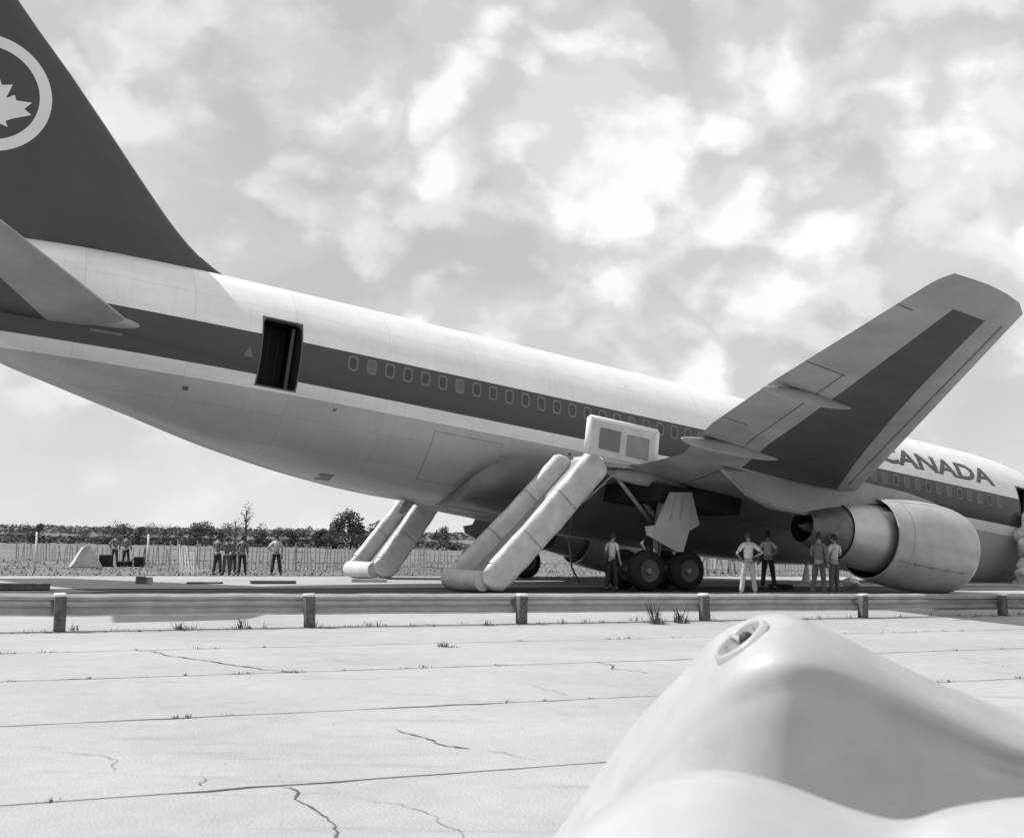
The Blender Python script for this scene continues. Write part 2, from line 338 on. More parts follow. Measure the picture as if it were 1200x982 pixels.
def doorway(ds, dz, name='doorway'):
    # reveal + dark vestibule box
    bm = bmesh.new()
    def q(a, b, c, d): bm.faces.new([bm.verts.new(x) for x in (a, b, c, d)])
    y1 = -.9; n = 6
    zs = [dz+DH*i/n for i in range(n+1)]
    for a, b in zip(zs, zs[1:]):
        for sg in (-1, 1):
            s = ds+sg*DW; q(P(s, fy(s, a), a), P(s, fy(s, b), b), P(s, y1, b), P(s, y1, a))
        q(P(ds-DW, y1, a), P(ds+DW, y1, a), P(ds+DW, y1, b), P(ds-DW, y1, b))
    for z in (dz, dz+DH): q(P(ds-DW, fy(ds-DW, z), z), P(ds+DW, fy(ds+DW, z), z), P(ds+DW, y1, z), P(ds-DW, y1, z))
    o = obj(name, bm, 'black', air)
    # rounded frame
    bm = bmesh.new(); pts = []; r = .15; r2 = .05
    def arc(cu_, cv_, rr_, a0):
        for k in range(5): a = radians(a0+22.5*k); pts.append((cu_+rr_*cos(a), cv_+rr_*sin(a)))
    def side(u, va, vb):
        for k in range(1, 10): pts.append((u, va+(vb-va)*k/10))
    side(DW, r2, DH-r); arc(DW-r, DH-r, r, 0); arc(-DW+r, DH-r, r, 90); side(-DW, DH-r, r2); arc(-DW+r2, r2, r2, 180); arc(DW-r2, r2, r2, 270)
    n = len(pts); A = []; B = []; O = []
    for u, v in pts:
        s = ds+u; z = dz+v; nn = fn(s, z); cu_, cv_ = max(-1, min(1, u/DW)), max(-1, min(1, (v-DH/2)/(DH/2)))
        so_, zo = ds+(DW+.035)*(1 if u > DW*.6 else -1 if u < -DW*.6 else u/DW), dz+DH/2+(DH/2+.035)*(cv_/max(abs(cv_), 1e-6) if abs(cv_) > .86 else cv_)
        A.append(bm.verts.new(P(s, fy(s, z), z)+nn*.008)); B.append(bm.verts.new(P(s, fy(s, z), z)-nn*.10)); O.append(bm.verts.new(P(so_, fy(so_, zo), zo)+fn(so_, zo)*.006))
    for i in range(n):
        j = (i+1) % n; bm.faces.new((O[i], O[j], A[j], A[i])); bm.faces.new((A[i], A[j], B[j], B[i]))
    obj('door_frame', bm, 'gear_dull', o)
    for u, wdt, hh, g in ((.42, .09, 1.75, 'gear_dull'), (.12, .03, 1.5, 'rubber'), (-.17, .03, 1.55, 'rubber')):
        bm = bmesh.new(); box(bm, P(ds-u, -1.55-.3*(u > .3), dz+hh/2+.02), (wdt, .06, hh)); obj('galley_post', bm, g, o)
    bm = bmesh.new(); box(bm, P(ds+.02, -1.3, dz+1.22), (.5, .04, .035)); obj('door_strap', bm, 'rubber', o)
doorway(*DOORS[0]); doorway(*DOORS[1])

# cabin windows ------------------------------------------------------
S0, ZW, PITCHW = 34.3523, .4251, .559
def ring_mesh(hw, hh, t, r0=.10):
    pts = []
    for k in range(16):
        a = 2*pi*k/16; c, s_ = cos(a), sin(a); e = .5
        pts.append((math.copysign(abs(c)**e, c), math.copysign(abs(s_)**e, s_)))
    return pts
def window(s, blind):
    bm = bmesh.new(); pts = ring_mesh(1, 1, .2); w_, h_ = .155, .225
    def sp_(u, v, off): ss, zz = s+u, ZW+v; return P(ss, fy(ss, zz), zz)+fn(ss, zz)*off
    O = [bm.verts.new(sp_(u*w_, v*h_, .003)) for u, v in pts]; A = [bm.verts.new(sp_(u*w_*.93, v*h_*.93, .012)) for u, v in pts]; B = [bm.verts.new(sp_(u*w_*.66, v*h_*.72, .006)) for u, v in pts]
    n = len(pts)
    for i in range(n):
        j = (i+1) % n; bm.faces.new((O[i], O[j], A[j], A[i])); bm.faces.new((A[i], A[j], B[j], B[i]))
    wd = obj('window', bm, 'window_ring', air)
    bm = bmesh.new(); bm.faces.new([bm.verts.new(sp_(u*w_*.70, v*h_*.75, .005)) for u, v in pts])
    obj('pane', bm, 'blind' if blind else 'pane', wd)
for i in range(49):
    window(S0-i*PITCHW, i == 1 or (i >= 36 and i % 3 != 2) or i in (6, 17))
# lettering ----------------------------------------------------------
def text_mesh(body):
    cu = bpy.data.curves.new('t', 'FONT'); cu.body = body; cu.size = 1; cu.offset = .03; cu.resolution_u = 4
    o = bpy.data.objects.new('t', cu); C.objects.link(o)
    dg = bpy.context.evaluated_depsgraph_get(); dg.update(); me = bpy.data.meshes.new_from_object(o.evaluated_get(dg)); bpy.data.objects.remove(o); return me
def letters(body, s_left, s_right, phi0, hgt):
    """text wrapped on the starboard skin from station s_left (aft) to s_right (forward)"""
    me = text_mesh(body); bm = bmesh.new(); bm.from_mesh(me)
    for k in range(3): bmesh.ops.subdivide_edges(bm, edges=[e for e in bm.edges if e.calc_length() > .12], cuts=1)
    bmesh.ops.triangulate(bm, faces=bm.faces)
    xs = [v.co.x for v in bm.verts]; ys = [v.co.y for v in bm.verts]; x0, x1 = min(xs), max(xs); y1 = max(ys)
    for v in bm.verts:
        s = s_left + (s_right-s_left)*(v.co.x-x0)/(x1-x0); ph = phi0 + hgt*v.co.y/y1/2.54; z = 2.54*sin(ph)
        v.co = P(s, fy(s, z), z)+fn(s, z)*.008
    o = obj('lettering', bm, 'dark_paint', air); return o
letters('CANADA', 13.74, 7.55, radians(25.), .74)
letters('AIR', 17.6, 14.95, radians(25.), .74)
def mark(pts2, name, m_, off=.008):
    bm = bmesh.new(); bm.faces.new([bm.verts.new(P(s, fy(s, z), z)+fn(s, z)*off) for s, z in pts2]); return obj(name, bm, m_, air)
ms, mz = at_y(293, 413, -2.42)[0], at_y(293, 413, -2.42)[2]
mark([(ms+.14, mz-.11), (ms-.14, mz-.11), (ms-.05, mz+.06), (ms, mz+.17), (ms+.05, mz+.06)], 'triangle_marking', 'window_ring')

def patch(name, s0, s1, z0, z1, m_, off=.006, grow=0.):
    bm = bmesh.new(); nu, nv = 8, 8
    g = [[None]*(nv+1) for _ in range(nu+1)]
    for i in range(nu+1):
        for j in range(nv+1):
            s = s0+(s1-s0)*i/nu; z = z0+(z1-z0)*j/nv; g[i][j] = bm.verts.new(P(s, fy(s, z), z)+fn(s, z)*off)
    for i in range(nu):
        for j in range(nv): bm.faces.new((g[i][j], g[i+1][j], g[i+1][j+1], g[i][j+1]))
    bmesh.ops.recalc_face_normals(bm, faces=bm.faces); return obj(name, bm, m_, air, True)
M['belly'] = mat('belly', .41, .36, var=.12, vscale=1.3, coat=.2)
for a, b in ((29.3, 31.55), (9.6, 12.9)):
    patch('cargo_door_seal', a-.015, b+.015, -2.365, -.985, 'grey_paint', .004); patch('cargo_door', a, b, -2.35, -1.0, 'belly', .010)
for a, b, c_, d_ in ((34.6, 34.7, -.98, -.9), (38.6, 38.75, -1.1, -1.0), (40.5, 41.3, -.05, .02), (26.9, 27.0, -.95, -.86), (8.9, 9.0, -1.2, -1.1)):
    patch('service_panel', a, b, c_, d_, 'dark_metal', .006)
# fin ----------------------------------------------------------------
FIN_LE = [(1.6, 35.6), (2.56, 37.55), (2.8, 38.1), (3.2, 38.72), (3.8, 39.42), (5.15, 40.75), (6.95, 42.5), (8.15, 43.75), (11.1, 46.65)]
def fin_le(z): return sinterp(FIN_LE, z)
def fin_te(z): return 45.9 + (z-2.0)*.27
def naca(t): return 5*(.2969*sqrt(t)-.126*t-.3516*t*t+.2843*t**3-.1036*t**4)
def fin_half(s, z):
    le, te = fin_le(z), fin_te(z); c = te-le; t = (s-le)/c
    return naca(max(0, min(1, t)))*c*.105*(1.0 if z > 3.5 else .55+.45*(max(0, z-2.2))/1.3)
def build_fin():
    bm = bmesh.new(); zs = [2.3, 2.56, 2.72, 2.95, 3.2, 3.5, 3.8, 4.4, 5.2, 6, 7, 8, 9, 10, 10.8, 11.05, 11.12]; T = [0, .004, .012, .025, .045, .08, .14, .22, .34, .46, .58, .7, .82, .92, 1.]
    rows = []
    for z in zs:
        le, te = fin_le(z), fin_te(z); k = 1. if z < 11 else (.7 if z < 11.1 else .1); row = []
        for t in T: s = le+(te-le)*t; row.append(bm.verts.new(P(s, -fin_half(s, z)*k, z)))
        for t in reversed(T[1:-1]): s = le+(te-le)*t; row.append(bm.verts.new(P(s, fin_half(s, z)*k, z)))
        rows.append(row)
    n = len(rows[0])
    for a, b in zip(rows, rows[1:]):
        for i in range(n):
            j = (i+1) % n; f = bm.faces.new((a[i], a[j], b[j], b[i])); ti = min(i, n-1-i)
            f.material_index = 1 if (ti < 2 and a[0].co.z-H > 2.9) else 0
    bm.faces.new(rows[-1])
    bmesh.ops.recalc_face_normals(bm, faces=bm.faces)
    return obj('fin', bm, ['dark_paint', 'white_paint'], air, True, 50)
fin = build_fin()
# white dorsal root fairing under the dark paint of the fin
FB = [(lambda q: (q[0], q[2]))(at_y(a, b, -.25)) for a, b in ((262, 325.5), (200, 319), (150, 311.5), (75, 303), (0, 295))]; FB.append((46.8, FB[-1][1]+(46.8-FB[-1][0])*.02)); print('FB', FB)
def build_dorsal():
    bm = bmesh.new(); rows = []
    for i in range(24):
        s = 37.4+9.2*i/23; zt = interp(FB, s) ; hw_ = fin_half(s, zt)+.012; row = []
        for k in range(7):
            f = k/6; z = 1.9+(zt-1.9)*f; y = -(hw_ + (1-f)**2.2*.75*min(1, (s-37.4)/2.))
            row.append(bm.verts.new(P(s, y, z)))
        row2 = [bm.verts.new(P(SG-v.co.x, -v.co.y, v.co.z-H)) for v in row]
        rows.append(row+list(reversed(row2)))
    for a, b in zip(rows, rows[1:]):
        for k in range(len(a)-1): bm.faces.new((a[k], b[k], b[k+1], a[k+1]))
    bmesh.ops.recalc_face_normals(bm, faces=bm.faces)
    return obj('fin_root_fairing', bm, 'white_paint', air, True, 60)
build_dorsal()
# roundel ------------------------------------------------------------
def on_fin(s, z, side, off=.012): return P(s, side*(fin_half(s, z)+off), z)
RC = at_y(-13, 108, -.25); rs, rz_ = RC[0], RC[2]
RO = abs(at_y(63, 112, -.25)[0]-rs); 
def roundel(side):
    bm = bmesh.new(); n = 72; R1_, R2_ = RO, RO*.80; rings = []
    for R_ in (R1_, (R1_+R2_)/2, R2_):
        rings.append([bm.verts.new(on_fin(rs+R_*cos(2*pi*k/n), rz_+R_*sin(2*pi*k/n), side)) for k in range(n)])
    for a, b in zip(rings, rings[1:]):
        for k in range(n):
            bm.faces.new((a[k], a[(k+1) % n], b[(k+1) % n], b[k]))
    obj('ring_emblem', bm, 'white_paint', fin)
    half = [(0, 1.0), (.10, .78), (.20, .60), (.42, .70), (.36, .30), (.52, .46), (.58, .33), (.92, .40), (.80, .18), (.98, .08), (.62, -.16), (.48, -.28), (.56, -.42), (.12, -.36), (.05, -.38), (.07, -.85), (0, -.85)]
    pts = half + [(-x, y) for x, y in reversed(half[1:-1])]
    bm = bmesh.new(); vs = [bm.verts.new((x, y, 0)) for x, y in pts]; f = bm.faces.new(vs); bmesh.ops.triangulate(bm, faces=[f])
    for k in range(3): bmesh.ops.subdivide_edges(bm, edges=[e for e in bm.edges if e.calc_length() > .22], cuts=1)
    bmesh.ops.triangulate(bm, faces=bm.faces)
    a0 = radians(-4)
    for v in bm.verts:
        x, y = v.co.x*cos(a0)-v.co.y*sin(a0), v.co.x*sin(a0)+v.co.y*cos(a0)
        v.co = on_fin(rs-x*RO*.72, rz_-.33+y*RO*.66, side, .022)
    obj('leaf_emblem', bm, 'white_paint', fin)
roundel(-1); roundel(1)

# tailplanes -----------------------------------------------------------
def airfoil_surface(name, secs, tfrac, parent, mats, side=1, facemat=None, T=None):
    """secs: list of (y, le, te, z, thickness, dark_front, dark_rear)"""
    bm = bmesh.new(); up = []; lo = []; rows = []
    for (y, le, te, z, th, df, dr) in secs:
        c = te-le; Ts = sorted(set([0, .01, .03, .06, max(.07, df), .2 if abs(.2-df) > .03 else df+.05, .32, .45, .56, dr, .8, .9, 1.]))
        while len(Ts) < 13: Ts.insert(-1, (Ts[-2]+Ts[-1])/2)
        row = []
        for t in Ts: row.append(bm.verts.new(P(le+c*t, side*y, z - naca(t)*c*th*.85)))       # lower
        for t in reversed(Ts[1:-1]): row.append(bm.verts.new(P(le+c*t, side*y, z + naca(t)*c*th*1.15)))
        rows.append(row)
    n = len(rows[0]); half = 12
    for q, (a, b) in enumerate(zip(rows, rows[1:])):
        for i in range(n):
            j = (i+1) % n; f = bm.faces.new((a[i], a[j], b[j], b[i]))
            low = i < half
            f.material_index = facemat(q, i, low) if facemat else 0
    bm.faces.new(rows[0]); bm.faces.new(list(reversed(rows[-1])))
    bmesh.ops.recalc_face_normals(bm, faces=bm.faces)
    return obj(name, bm, mats, parent, True, 35)
def stab_sec(y):
    f = (y-1.0)/(9.3-1.0); le = 39.75+(y-1.0)*.775; te = 46.0+(y-1.0)*.32
    return (y, le, te, .33+(y-1.6)*.123, .10 if y < 9.1 else .04, 0, 0)
for sd in (-1, 1):
    secs = []
    for y in (1.0, 1.6, 2.4, 4.0, 6.0, 8.0, 8.9, 9.2):
        s_ = list(stab_sec(y)); c = s_[2]-s_[1]
        bnd = 42.35+(y-1.6)*.62; s_[5] = max(.12, (bnd-s_[1])/c) ; s_[6] = max(s_[5]+.2, .74)
        if y > 9: s_[1] += .25
        secs.append(s_)
    def fm(q, i, low): return 1 if low and 4 <= i <= 8 and q < 6 else 0
    # columns sorted, so the dark panel starts at column index of dark_front: build with explicit columns
    bm = bmesh.new(); rows = []
    for (y, le, te, z, th, df, dr) in secs:
        c = te-le; Ts = [0, .01, .03, .07, df*.6, df, df+(dr-df)*.33, df+(dr-df)*.66, dr, (dr+1)/2, 1.]
        Ts[3] = min(.07, df*.45); row = [bm.verts.new(P(le+c*t, sd*y, z-naca(t)*c*th)) for t in Ts]
        row += [bm.verts.new(P(le+c*t, sd*y, z+naca(t)*c*th)) for t in reversed(Ts[1:-1])]; rows.append(row)
    n = len(rows[0])
    for q, (a, b) in enumerate(zip(rows, rows[1:])):
        for i in range(n):
            j = (i+1) % n; f = bm.faces.new((a[i], a[j], b[j], b[i])); f.material_index = 1 if (5 <= i < 8 and q < 6) else 0
    bm.faces.new(rows[0]); bm.faces.new(rows[-1]); bmesh.ops.recalc_face_normals(bm, faces=bm.faces)
    obj('tailplane', bm, ['white_paint' if False else 'wing_light', 'wing_dark'], air, True, 35)
# tailplane root fairing (bright rounded nose just ahead of the root)
for sd in (-1, 1):
    bm = bmesh.new(); bmesh.ops.create_uvsphere(bm, u_segments=20, v_segments=12, radius=1)
    for v in bm.verts: v.co = P(41.0-v.co.x*1.75, sd*(1.72+v.co.y*.33), .30+v.co.z*.20-v.co.x*0.02)
    bmesh.ops.recalc_face_normals(bm, faces=bm.faces); obj('tailplane_root_fairing', bm, 'wing_light', air, True)

# wings ----------------------------------------------------------------
KW = 1.7/19.
def wz(y): return -1.62+(y-2.5)*KW
def wle(y): return interp([(1.5, 15.4), (2.5, 16.35), (7.9, 20.4), (21.2, 30.25)], y)
def wte(y): return interp([(1.5, 26.6), (7.8, 26.75), (10.9, 28.4), (14.8, 29.98), (21.2, 32.28)], y)
def wdf(y): return interp([(8.2, .14), (20.4, .29)], y)
def wdr(y): return interp([(8.2, .70), (15, .64), (20.4, .62)], y)
def wth(y): return interp([(1.5, .135), (7.9, .115), (21.2, .10)], y)
YS = [1.5, 2.5, 4, 5.5, 7.0, 7.9, 8.3, 9.5, 11, 13, 15, 17, 19, 20.35, 20.8, 21.05, 21.22, 21.32]
def wrows(bm, sd):
    rows = []
    for y in YS:
        yy = min(y, 20.95); le, te, df, dr, th = wle(y) if y < 20.95 else wle(20.95), wte(yy), wdf(y), wdr(y), wth(y)
        if y > 20.95: k = (y-20.95)/.37; le = wle(20.95)+.2+ 1.1*k*k; te = wte(20.95)+.02*k; th = .10*(1-k*.85)
        c = te-le; Ts = [0, .008, .03, .07, df, df+(dr-df)*.25, df+(dr-df)*.5, df+(dr-df)*.75, dr, dr+(1-dr)*.5, 1.]
        z = wz(y)
        row = [bm.verts.new(P(le+c*t, sd*y, z-naca(t)*c*th*.75)) for t in Ts]
        row += [bm.verts.new(P(le+c*t, sd*y, z+naca(t)*c*th*1.25)) for t in reversed(Ts[1:-1])]; rows.append(row)
    return rows
for sd in (-1, 1):
    bm = bmesh.new(); rows = wrows(bm, sd); n = len(rows[0])
    for q, (a, b) in enumerate(zip(rows, rows[1:])):
        for i in range(n):
            j = (i+1) % n; f = bm.faces.new((a[i], a[j], b[j], b[i]))
            f.material_index = 1 if (4 <= i < 8 and 6 <= q < 13) else 0
    bm.faces.new(rows[0]); bm.faces.new(rows[-1]); bmesh.ops.recalc_face_normals(bm, faces=bm.faces)
    wg = obj('wing', bm, ['wing_light', 'wing_dark'], air, True, 35)
    def low(y, t): return P(wle(y)+(wte(y)-wle(y))*t, sd*y, wz(y)-naca(t)*(wte(y)-wle(y))*wth(y)*.75)
    # gaps between the flap panels, slats and the wing box, as thin recessed-looking seal strips
    def strip(pa, w_, nm='seal'):
        bm = bmesh.new(); prev = None
        for y, t in pa:
            p = low(y, t); q1 = bm.verts.new(p+Vector((w_/2, 0, -.006))); q2 = bm.verts.new(p+Vector((-w_/2, 0, -.006)))
            if prev: bm.faces.new((prev[0], q1, q2, prev[1]))
            prev = (q1, q2)
        obj(nm, bm, 'dark_metal', wg)
    strip([(y, wdr(y)+(1-wdr(y))*.28) for y in (9.2, 11, 13, 15, 16.4)], .03)
    strip([(y, .07+.03) for y in (8.8, 11, 13, 15, 17, 19, 20.3)], .03)
    strip([(y, .76) for y in (3, 4, 5.5, 7, 7.7)], .04)
    for y in (16.4, 11.8, 19.8):
        bm = bmesh.new(); pv = None
        for k in range(8):
            t = .86+.14*k/7 if y != 16.4 else .72+.28*k/7
            p = low(y, min(t, 1)); a = bm.verts.new(p+Vector((0, .02, -.006))); b = bm.verts.new(p+Vector((0, -.02, -.006)))
            if pv: bm.faces.new((pv[0], a, b, pv[1]))
            pv = (a, b)
        obj('seal', bm, 'dark_metal', wg)
    # flap track fairings
    for (y, sa, sb, r) in ((14.9, 27.75, 30.3, .15), (9.95, 25.2, 28.5, .19), (5.0, 24.2, 27.3, .24)):
        bm = bmesh.new(); bmesh.ops.create_uvsphere(bm, u_segments=24, v_segments=14, radius=1)
        ln = (sb-sa)/2; cs = (sa+sb)/2
        for v in bm.verts:
            x, yy, zz = v.co; taper = (1-abs(x)**1.6*.55)
            # hull: sharp tail, rounded belly
            v.co = P(cs-x*ln, sd*y+yy*r*taper*.9, wz(y)-.13+(zz*r*1.15 if zz < 0 else zz*r*.7) + (.06*x if x < 0 else 0))
        bmesh.ops.recalc_face_normals(bm, faces=bm.faces); obj('flap_track_fairing', bm, 'wing_light', air, True)
    # pylon
    prof = [(25.6, -1.36), (24.6, -1.93), (23.6, -2.16), (22.5, -2.20), (21.3, -1.90), (20.3, -1.62), (19.3, -1.42), (17.2, -1.30), (16.6, -1.22), (17.4, -1.05), (18.6, -.97), (20.3, -.93), (21.4, -1.0), (23.5, -1.12)]
    bm = bmesh.new(); a = []; b = []; mid_ = []
    for s, z in prof:
        e = .22 if 17.5 < s < 24.5 else .07
        a.append(bm.verts.new(P(s, sd*7.92-e, z))); b.append(bm.verts.new(P(s, sd*7.92+e, z)))
    bm.faces.new(a); bm.faces.new(list(reversed(b)))
    for i in range(len(a)): j = (i+1) % len(a); bm.faces.new((a[i], b[i], b[j], a[j]))
    bmesh.ops.recalc_face_normals(bm, faces=bm.faces)
    bmesh.ops.bevel(bm, geom=[e for e in bm.edges if len(e.link_faces) == 2 and e.calc_face_angle(0) > .9], offset=.05, segments=2, affect='EDGES')
    obj('pylon', bm, 'wing_light', air, True, 40)

# engines ----------------------------------------------------------------
def revolve(name, prof, y, z, mats, parent, seg=56, midx=None, squash=1.):
    bm = bmesh.new(); rings = []
    for s, r in prof: rings.append([bm.verts.new(P(s, y+r*cos(2*pi*k/seg), z+r*squash*sin(2*pi*k/seg))) for k in range(seg)])
    for q, (a, b) in enumerate(zip(rings, rings[1:])):
        for k in range(seg):
            f = bm.faces.new((a[k], a[(k+1) % seg], b[(k+1) % seg], b[k])); f.material_index = midx[q] if midx else 0
    return obj(name, bm, mats, parent, True, 38)
for sd in (-1, 1):
    y, z = sd*7.92, -2.50
    fc = revolve('fan_cowl', [(17.4, .05), (17.0, .34), (17.5, .92), (16.8, .95), (16.5, 1.0), (16.38, 1.07), (16.40, 1.15), (16.48, 1.215), (16.62, 1.265), (16.95, 1.325), (17.5, 1.36), (18.2, 1.36), (18.7, 1.33), (19.3, 1.27), (19.85, 1.20), (19.85, 1.16), (18.9, 1.20), (18.1, 1.2), (18.0, .9)], y, z,
                 ['cowl', 'black', 'metal'], air, 64, [1, 1, 1, 2, 2, 2, 2, 0, 0, 0, 0, 0, 0, 0, 0, 1, 1, 1])
    revolve('core_cowl', [(18.0, 1.0), (19.0, 1.02), (19.8, .99), (20.4, .93), (20.95, .86), (21.2, .81), (21.2, .74)], y, z, ['metal', 'black'], fc, 56, [0, 0, 0, 0, 0, 1])
    revolve('exhaust_nozzle', [(21.18, .76), (21.4, .73), (21.8, .64), (22.2, .53), (22.45, .475), (22.45, .45), (22.0, .44), (21.3, .40), (21.3, .02)], y, z, ['dark_metal', 'black'], fc, 48, [0, 0, 0, 0, 0, 1, 1, 1])
    revolve('exhaust_plug', [(21.3, .22), (21.9, .2), (22.3, .12), (22.6, .01)], y, z, ['dark_metal'], fc, 24)
    # access-panel seams and latches on the cowl
    for s in (19.3,):
        revolve('cowl_seam', [(s-.012, 1.275), (s+.012, 1.273)], y, z, ['gear'], fc, 64)

    for ang in (-95, -30, 62):
        a = radians(ang); bm = bmesh.new(); pv = None
        for k in range(14):
            s = 16.75+3.0*k/13; r = interp([(16.62, 1.265), (16.95, 1.325), (17.5, 1.36), (18.2, 1.36), (18.7, 1.33), (19.3, 1.27), (19.85, 1.20)], s)+.004
            q1, q2 = [bm.verts.new(P(s, y+sd*r*cos(a+e), z+r*sin(a+e))) for e in (-.006, .006)]
            if pv: bm.faces.new((pv[0], q1, q2, pv[1]))
            pv = (q1, q2)
        obj('cowl_seam', bm, 'dark_metal', fc)
    for s in (17.2, 17.8, 18.4, 19.0):
        r = interp([(16.62, 1.265), (16.95, 1.325), (17.5, 1.36), (18.2, 1.36), (18.7, 1.33), (19.3, 1.27)], s); a = radians(-30)
        bm = bmesh.new(); box(bm, P(s, y+sd*r*cos(a), z+r*sin(a)), (.16, .03, .06)); obj('cowl_latch', bm, 'dark_metal', fc)
# wing-body fairing -------------------------------------------------------
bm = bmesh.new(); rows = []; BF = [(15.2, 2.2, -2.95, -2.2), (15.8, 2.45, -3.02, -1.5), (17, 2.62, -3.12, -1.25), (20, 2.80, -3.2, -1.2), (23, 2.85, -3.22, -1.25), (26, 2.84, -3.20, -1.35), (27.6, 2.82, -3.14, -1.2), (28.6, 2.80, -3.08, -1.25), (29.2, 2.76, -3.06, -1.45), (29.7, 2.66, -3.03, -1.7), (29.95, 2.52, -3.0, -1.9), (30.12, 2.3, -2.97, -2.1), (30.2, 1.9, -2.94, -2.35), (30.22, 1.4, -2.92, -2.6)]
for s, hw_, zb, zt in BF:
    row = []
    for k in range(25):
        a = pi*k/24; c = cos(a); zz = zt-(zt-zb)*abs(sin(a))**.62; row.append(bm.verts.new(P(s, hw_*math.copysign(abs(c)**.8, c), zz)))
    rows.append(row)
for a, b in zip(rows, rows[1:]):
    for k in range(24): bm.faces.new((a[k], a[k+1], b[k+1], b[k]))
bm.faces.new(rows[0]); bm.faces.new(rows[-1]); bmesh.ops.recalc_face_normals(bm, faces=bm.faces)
obj('wing_body_fairing', bm, 'fairing_shaded', air, True, 60)

# main gear -----------------------------------------------------------------
def wheel(bm, c, r, wd):
    prof = [(-.5, .55), (-.5, .82), (-.38, .95), (-.2, 1.), (.2, 1.), (.38, .95), (.5, .82), (.5, .55)]
    seg = 32; rings = []
    for a, q in prof: rings.append([bm.verts.new(c+Vector((r*q*cos(2*pi*k/seg), a*wd, r*q*sin(2*pi*k/seg)))) for k in range(seg)])
    for a, b in zip(rings, rings[1:]):
        for k in range(seg): bm.faces.new((a[k], a[(k+1) % seg], b[(k+1) % seg], b[k]))
for sd in (-1, 1):
    y = sd*4.65; bm = bmesh.new(); tr = tan(TH)
    tube(bm, [P(25, y, .62-H), P(25.0, y, 1.2-H), P(25.0, y+sd*.05, 1.9-H)], [.11, .13, .14], 14)
    tube(bm, [P(25.0, y+sd*.05, 1.7-H), P(25.0, y+sd*.25, 3.4-H)], [.19, .2], 14)
    g = obj('main_gear', bm, 'gear', air, True, 40)
    bm = bmesh.new(); tube(bm, [P(25.9, y, .6-H-.9*tr), P(24.1, y, .6-H+.9*tr)], .12, 10); tube(bm, [P(25.71, y-.75, .58-H-.71*tr), P(25.71, y+.75, .58-H-.71*tr)], .07, 10); tube(bm, [P(24.29, y-.75, .58-H+.71*tr), P(24.29, y+.75, .58-H+.71*tr)], .07, 10)
    obj('bogie_beam', bm, 'gear', g, True, 40)
    bm = bmesh.new(); tube(bm, [P(25.05, y-sd*.05, 2.1-H), P(25.1, y-sd*1.8, 3.3-H)], .08, 10); obj('side_brace', bm, 'gear', g, True)
    bm = bmesh.new(); tube(bm, [P(25.1, y, 1.8-H), P(27.2, y+sd*.3, 3.3-H)], .065, 10); obj('drag_brace', bm, 'gear', g, True)
    bm = bmesh.new(); tube(bm, [P(25.25, y, .85-H), P(25.55, y, 1.3-H), P(25.2, y, 1.75-H)], .05, 8); obj('torque_link', bm, 'gear', g, True)
    for hx, r_ in ((.10, .02), (-.12, .016)):
        bm = bmesh.new(); tube(bm, [P(25.15+hx, y-.16*1, 2.6-H), P(25.3+hx, y-.2, 1.8-H), P(25.2+hx, y-.25, 1.1-H), P(25.5+hx, y-.2, .7-H)], r_, 6); obj('hydraulic_hose', bm, 'black', g, True)
    for ds_ in (.71, -.71):
        for dy in (-.57, .57):
            c = P(25+ds_, y+dy, .585-H-ds_*tr); bm = bmesh.new(); wheel(bm, c, .585, .40); wo = obj('wheel', bm, 'rubber', g, True, 40)
            for sg in (-1, 1):
                bm = bmesh.new(); seg = 24; rr = [(.34, .19), (.30, .13), (.14, .10), (.10, .17), (.001, .17)]; rings = []
                for r_, o_ in rr: rings.append([bm.verts.new(c+Vector((r_*cos(2*pi*k/seg), sg*o_, r_*sin(2*pi*k/seg)))) for k in range(seg)])
                for a, b in zip(rings, rings[1:]):
                    for k in range(seg): bm.faces.new((a[k], a[(k+1) % seg], b[(k+1) % seg], b[k]))
                bmesh.ops.recalc_face_normals(bm, faces=bm.faces); obj('hub', bm, 'gear_dull', wo, True, 40)
    # wheel wells: dark recess under the inboard wing
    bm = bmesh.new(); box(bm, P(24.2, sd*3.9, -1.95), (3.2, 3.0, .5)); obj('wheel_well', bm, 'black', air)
dpx = ((785, 577), (810, 577), (819, 615), (807, 622), (800, 647), (792, 646), (758, 627), (756, 617), (768, 615))
for sd in (-1, 1):
    pts = []
    for x, y_ in dpx:
        s, _, z = at_y(x, y_, -5.6); pts.append(P(s, sd*5.6, z))
    bm = prism(pts, (0, .06, 0)); o = obj('gear_door', bm, 'cowl', air)
    for k in (0, 1, 2):
        s, _, z = at_y(790+k*9, 582, -5.6); s2, _, z2 = at_y(784+k*12, 610, -5.6)
        bm = bmesh.new(); tube(bm, [P(s, sd*5.65, z), P(s2, sd*5.65, z2)], .02, 6); obj('door_rib', bm, 'gear', o)
# blade antenna and drain mast under the belly
for (s, z, hgt) in ((30.9, -2.9, .42),):
    bm = prism([P(s-.25, 0, z+.1), P(s+.18, 0, z+.1), P(s+.42, 0, z-hgt), P(s+.25, 0, z-hgt)], (0, .05, 0)); obj('blade_antenna', bm, 'gear', air)
# small outflow valve patch, starboard aft belly
s, _, z = at_y(382, 563, -.9); t_, b_, h_, c_ = fprof(s)
bm = bmesh.new(); pts = []
for u, v in ((-.2, -.12), (.2, -.12), (.2, .12), (-.2, .12)):
    zz = b_+.12+v*.6; pts.append(P(s+u, fy(s+u, zz)-.01, zz-.008))
bm.faces.new([bm.verts.new(p) for p in pts]); obj('outflow_valve', bm, 'dark_metal', air)
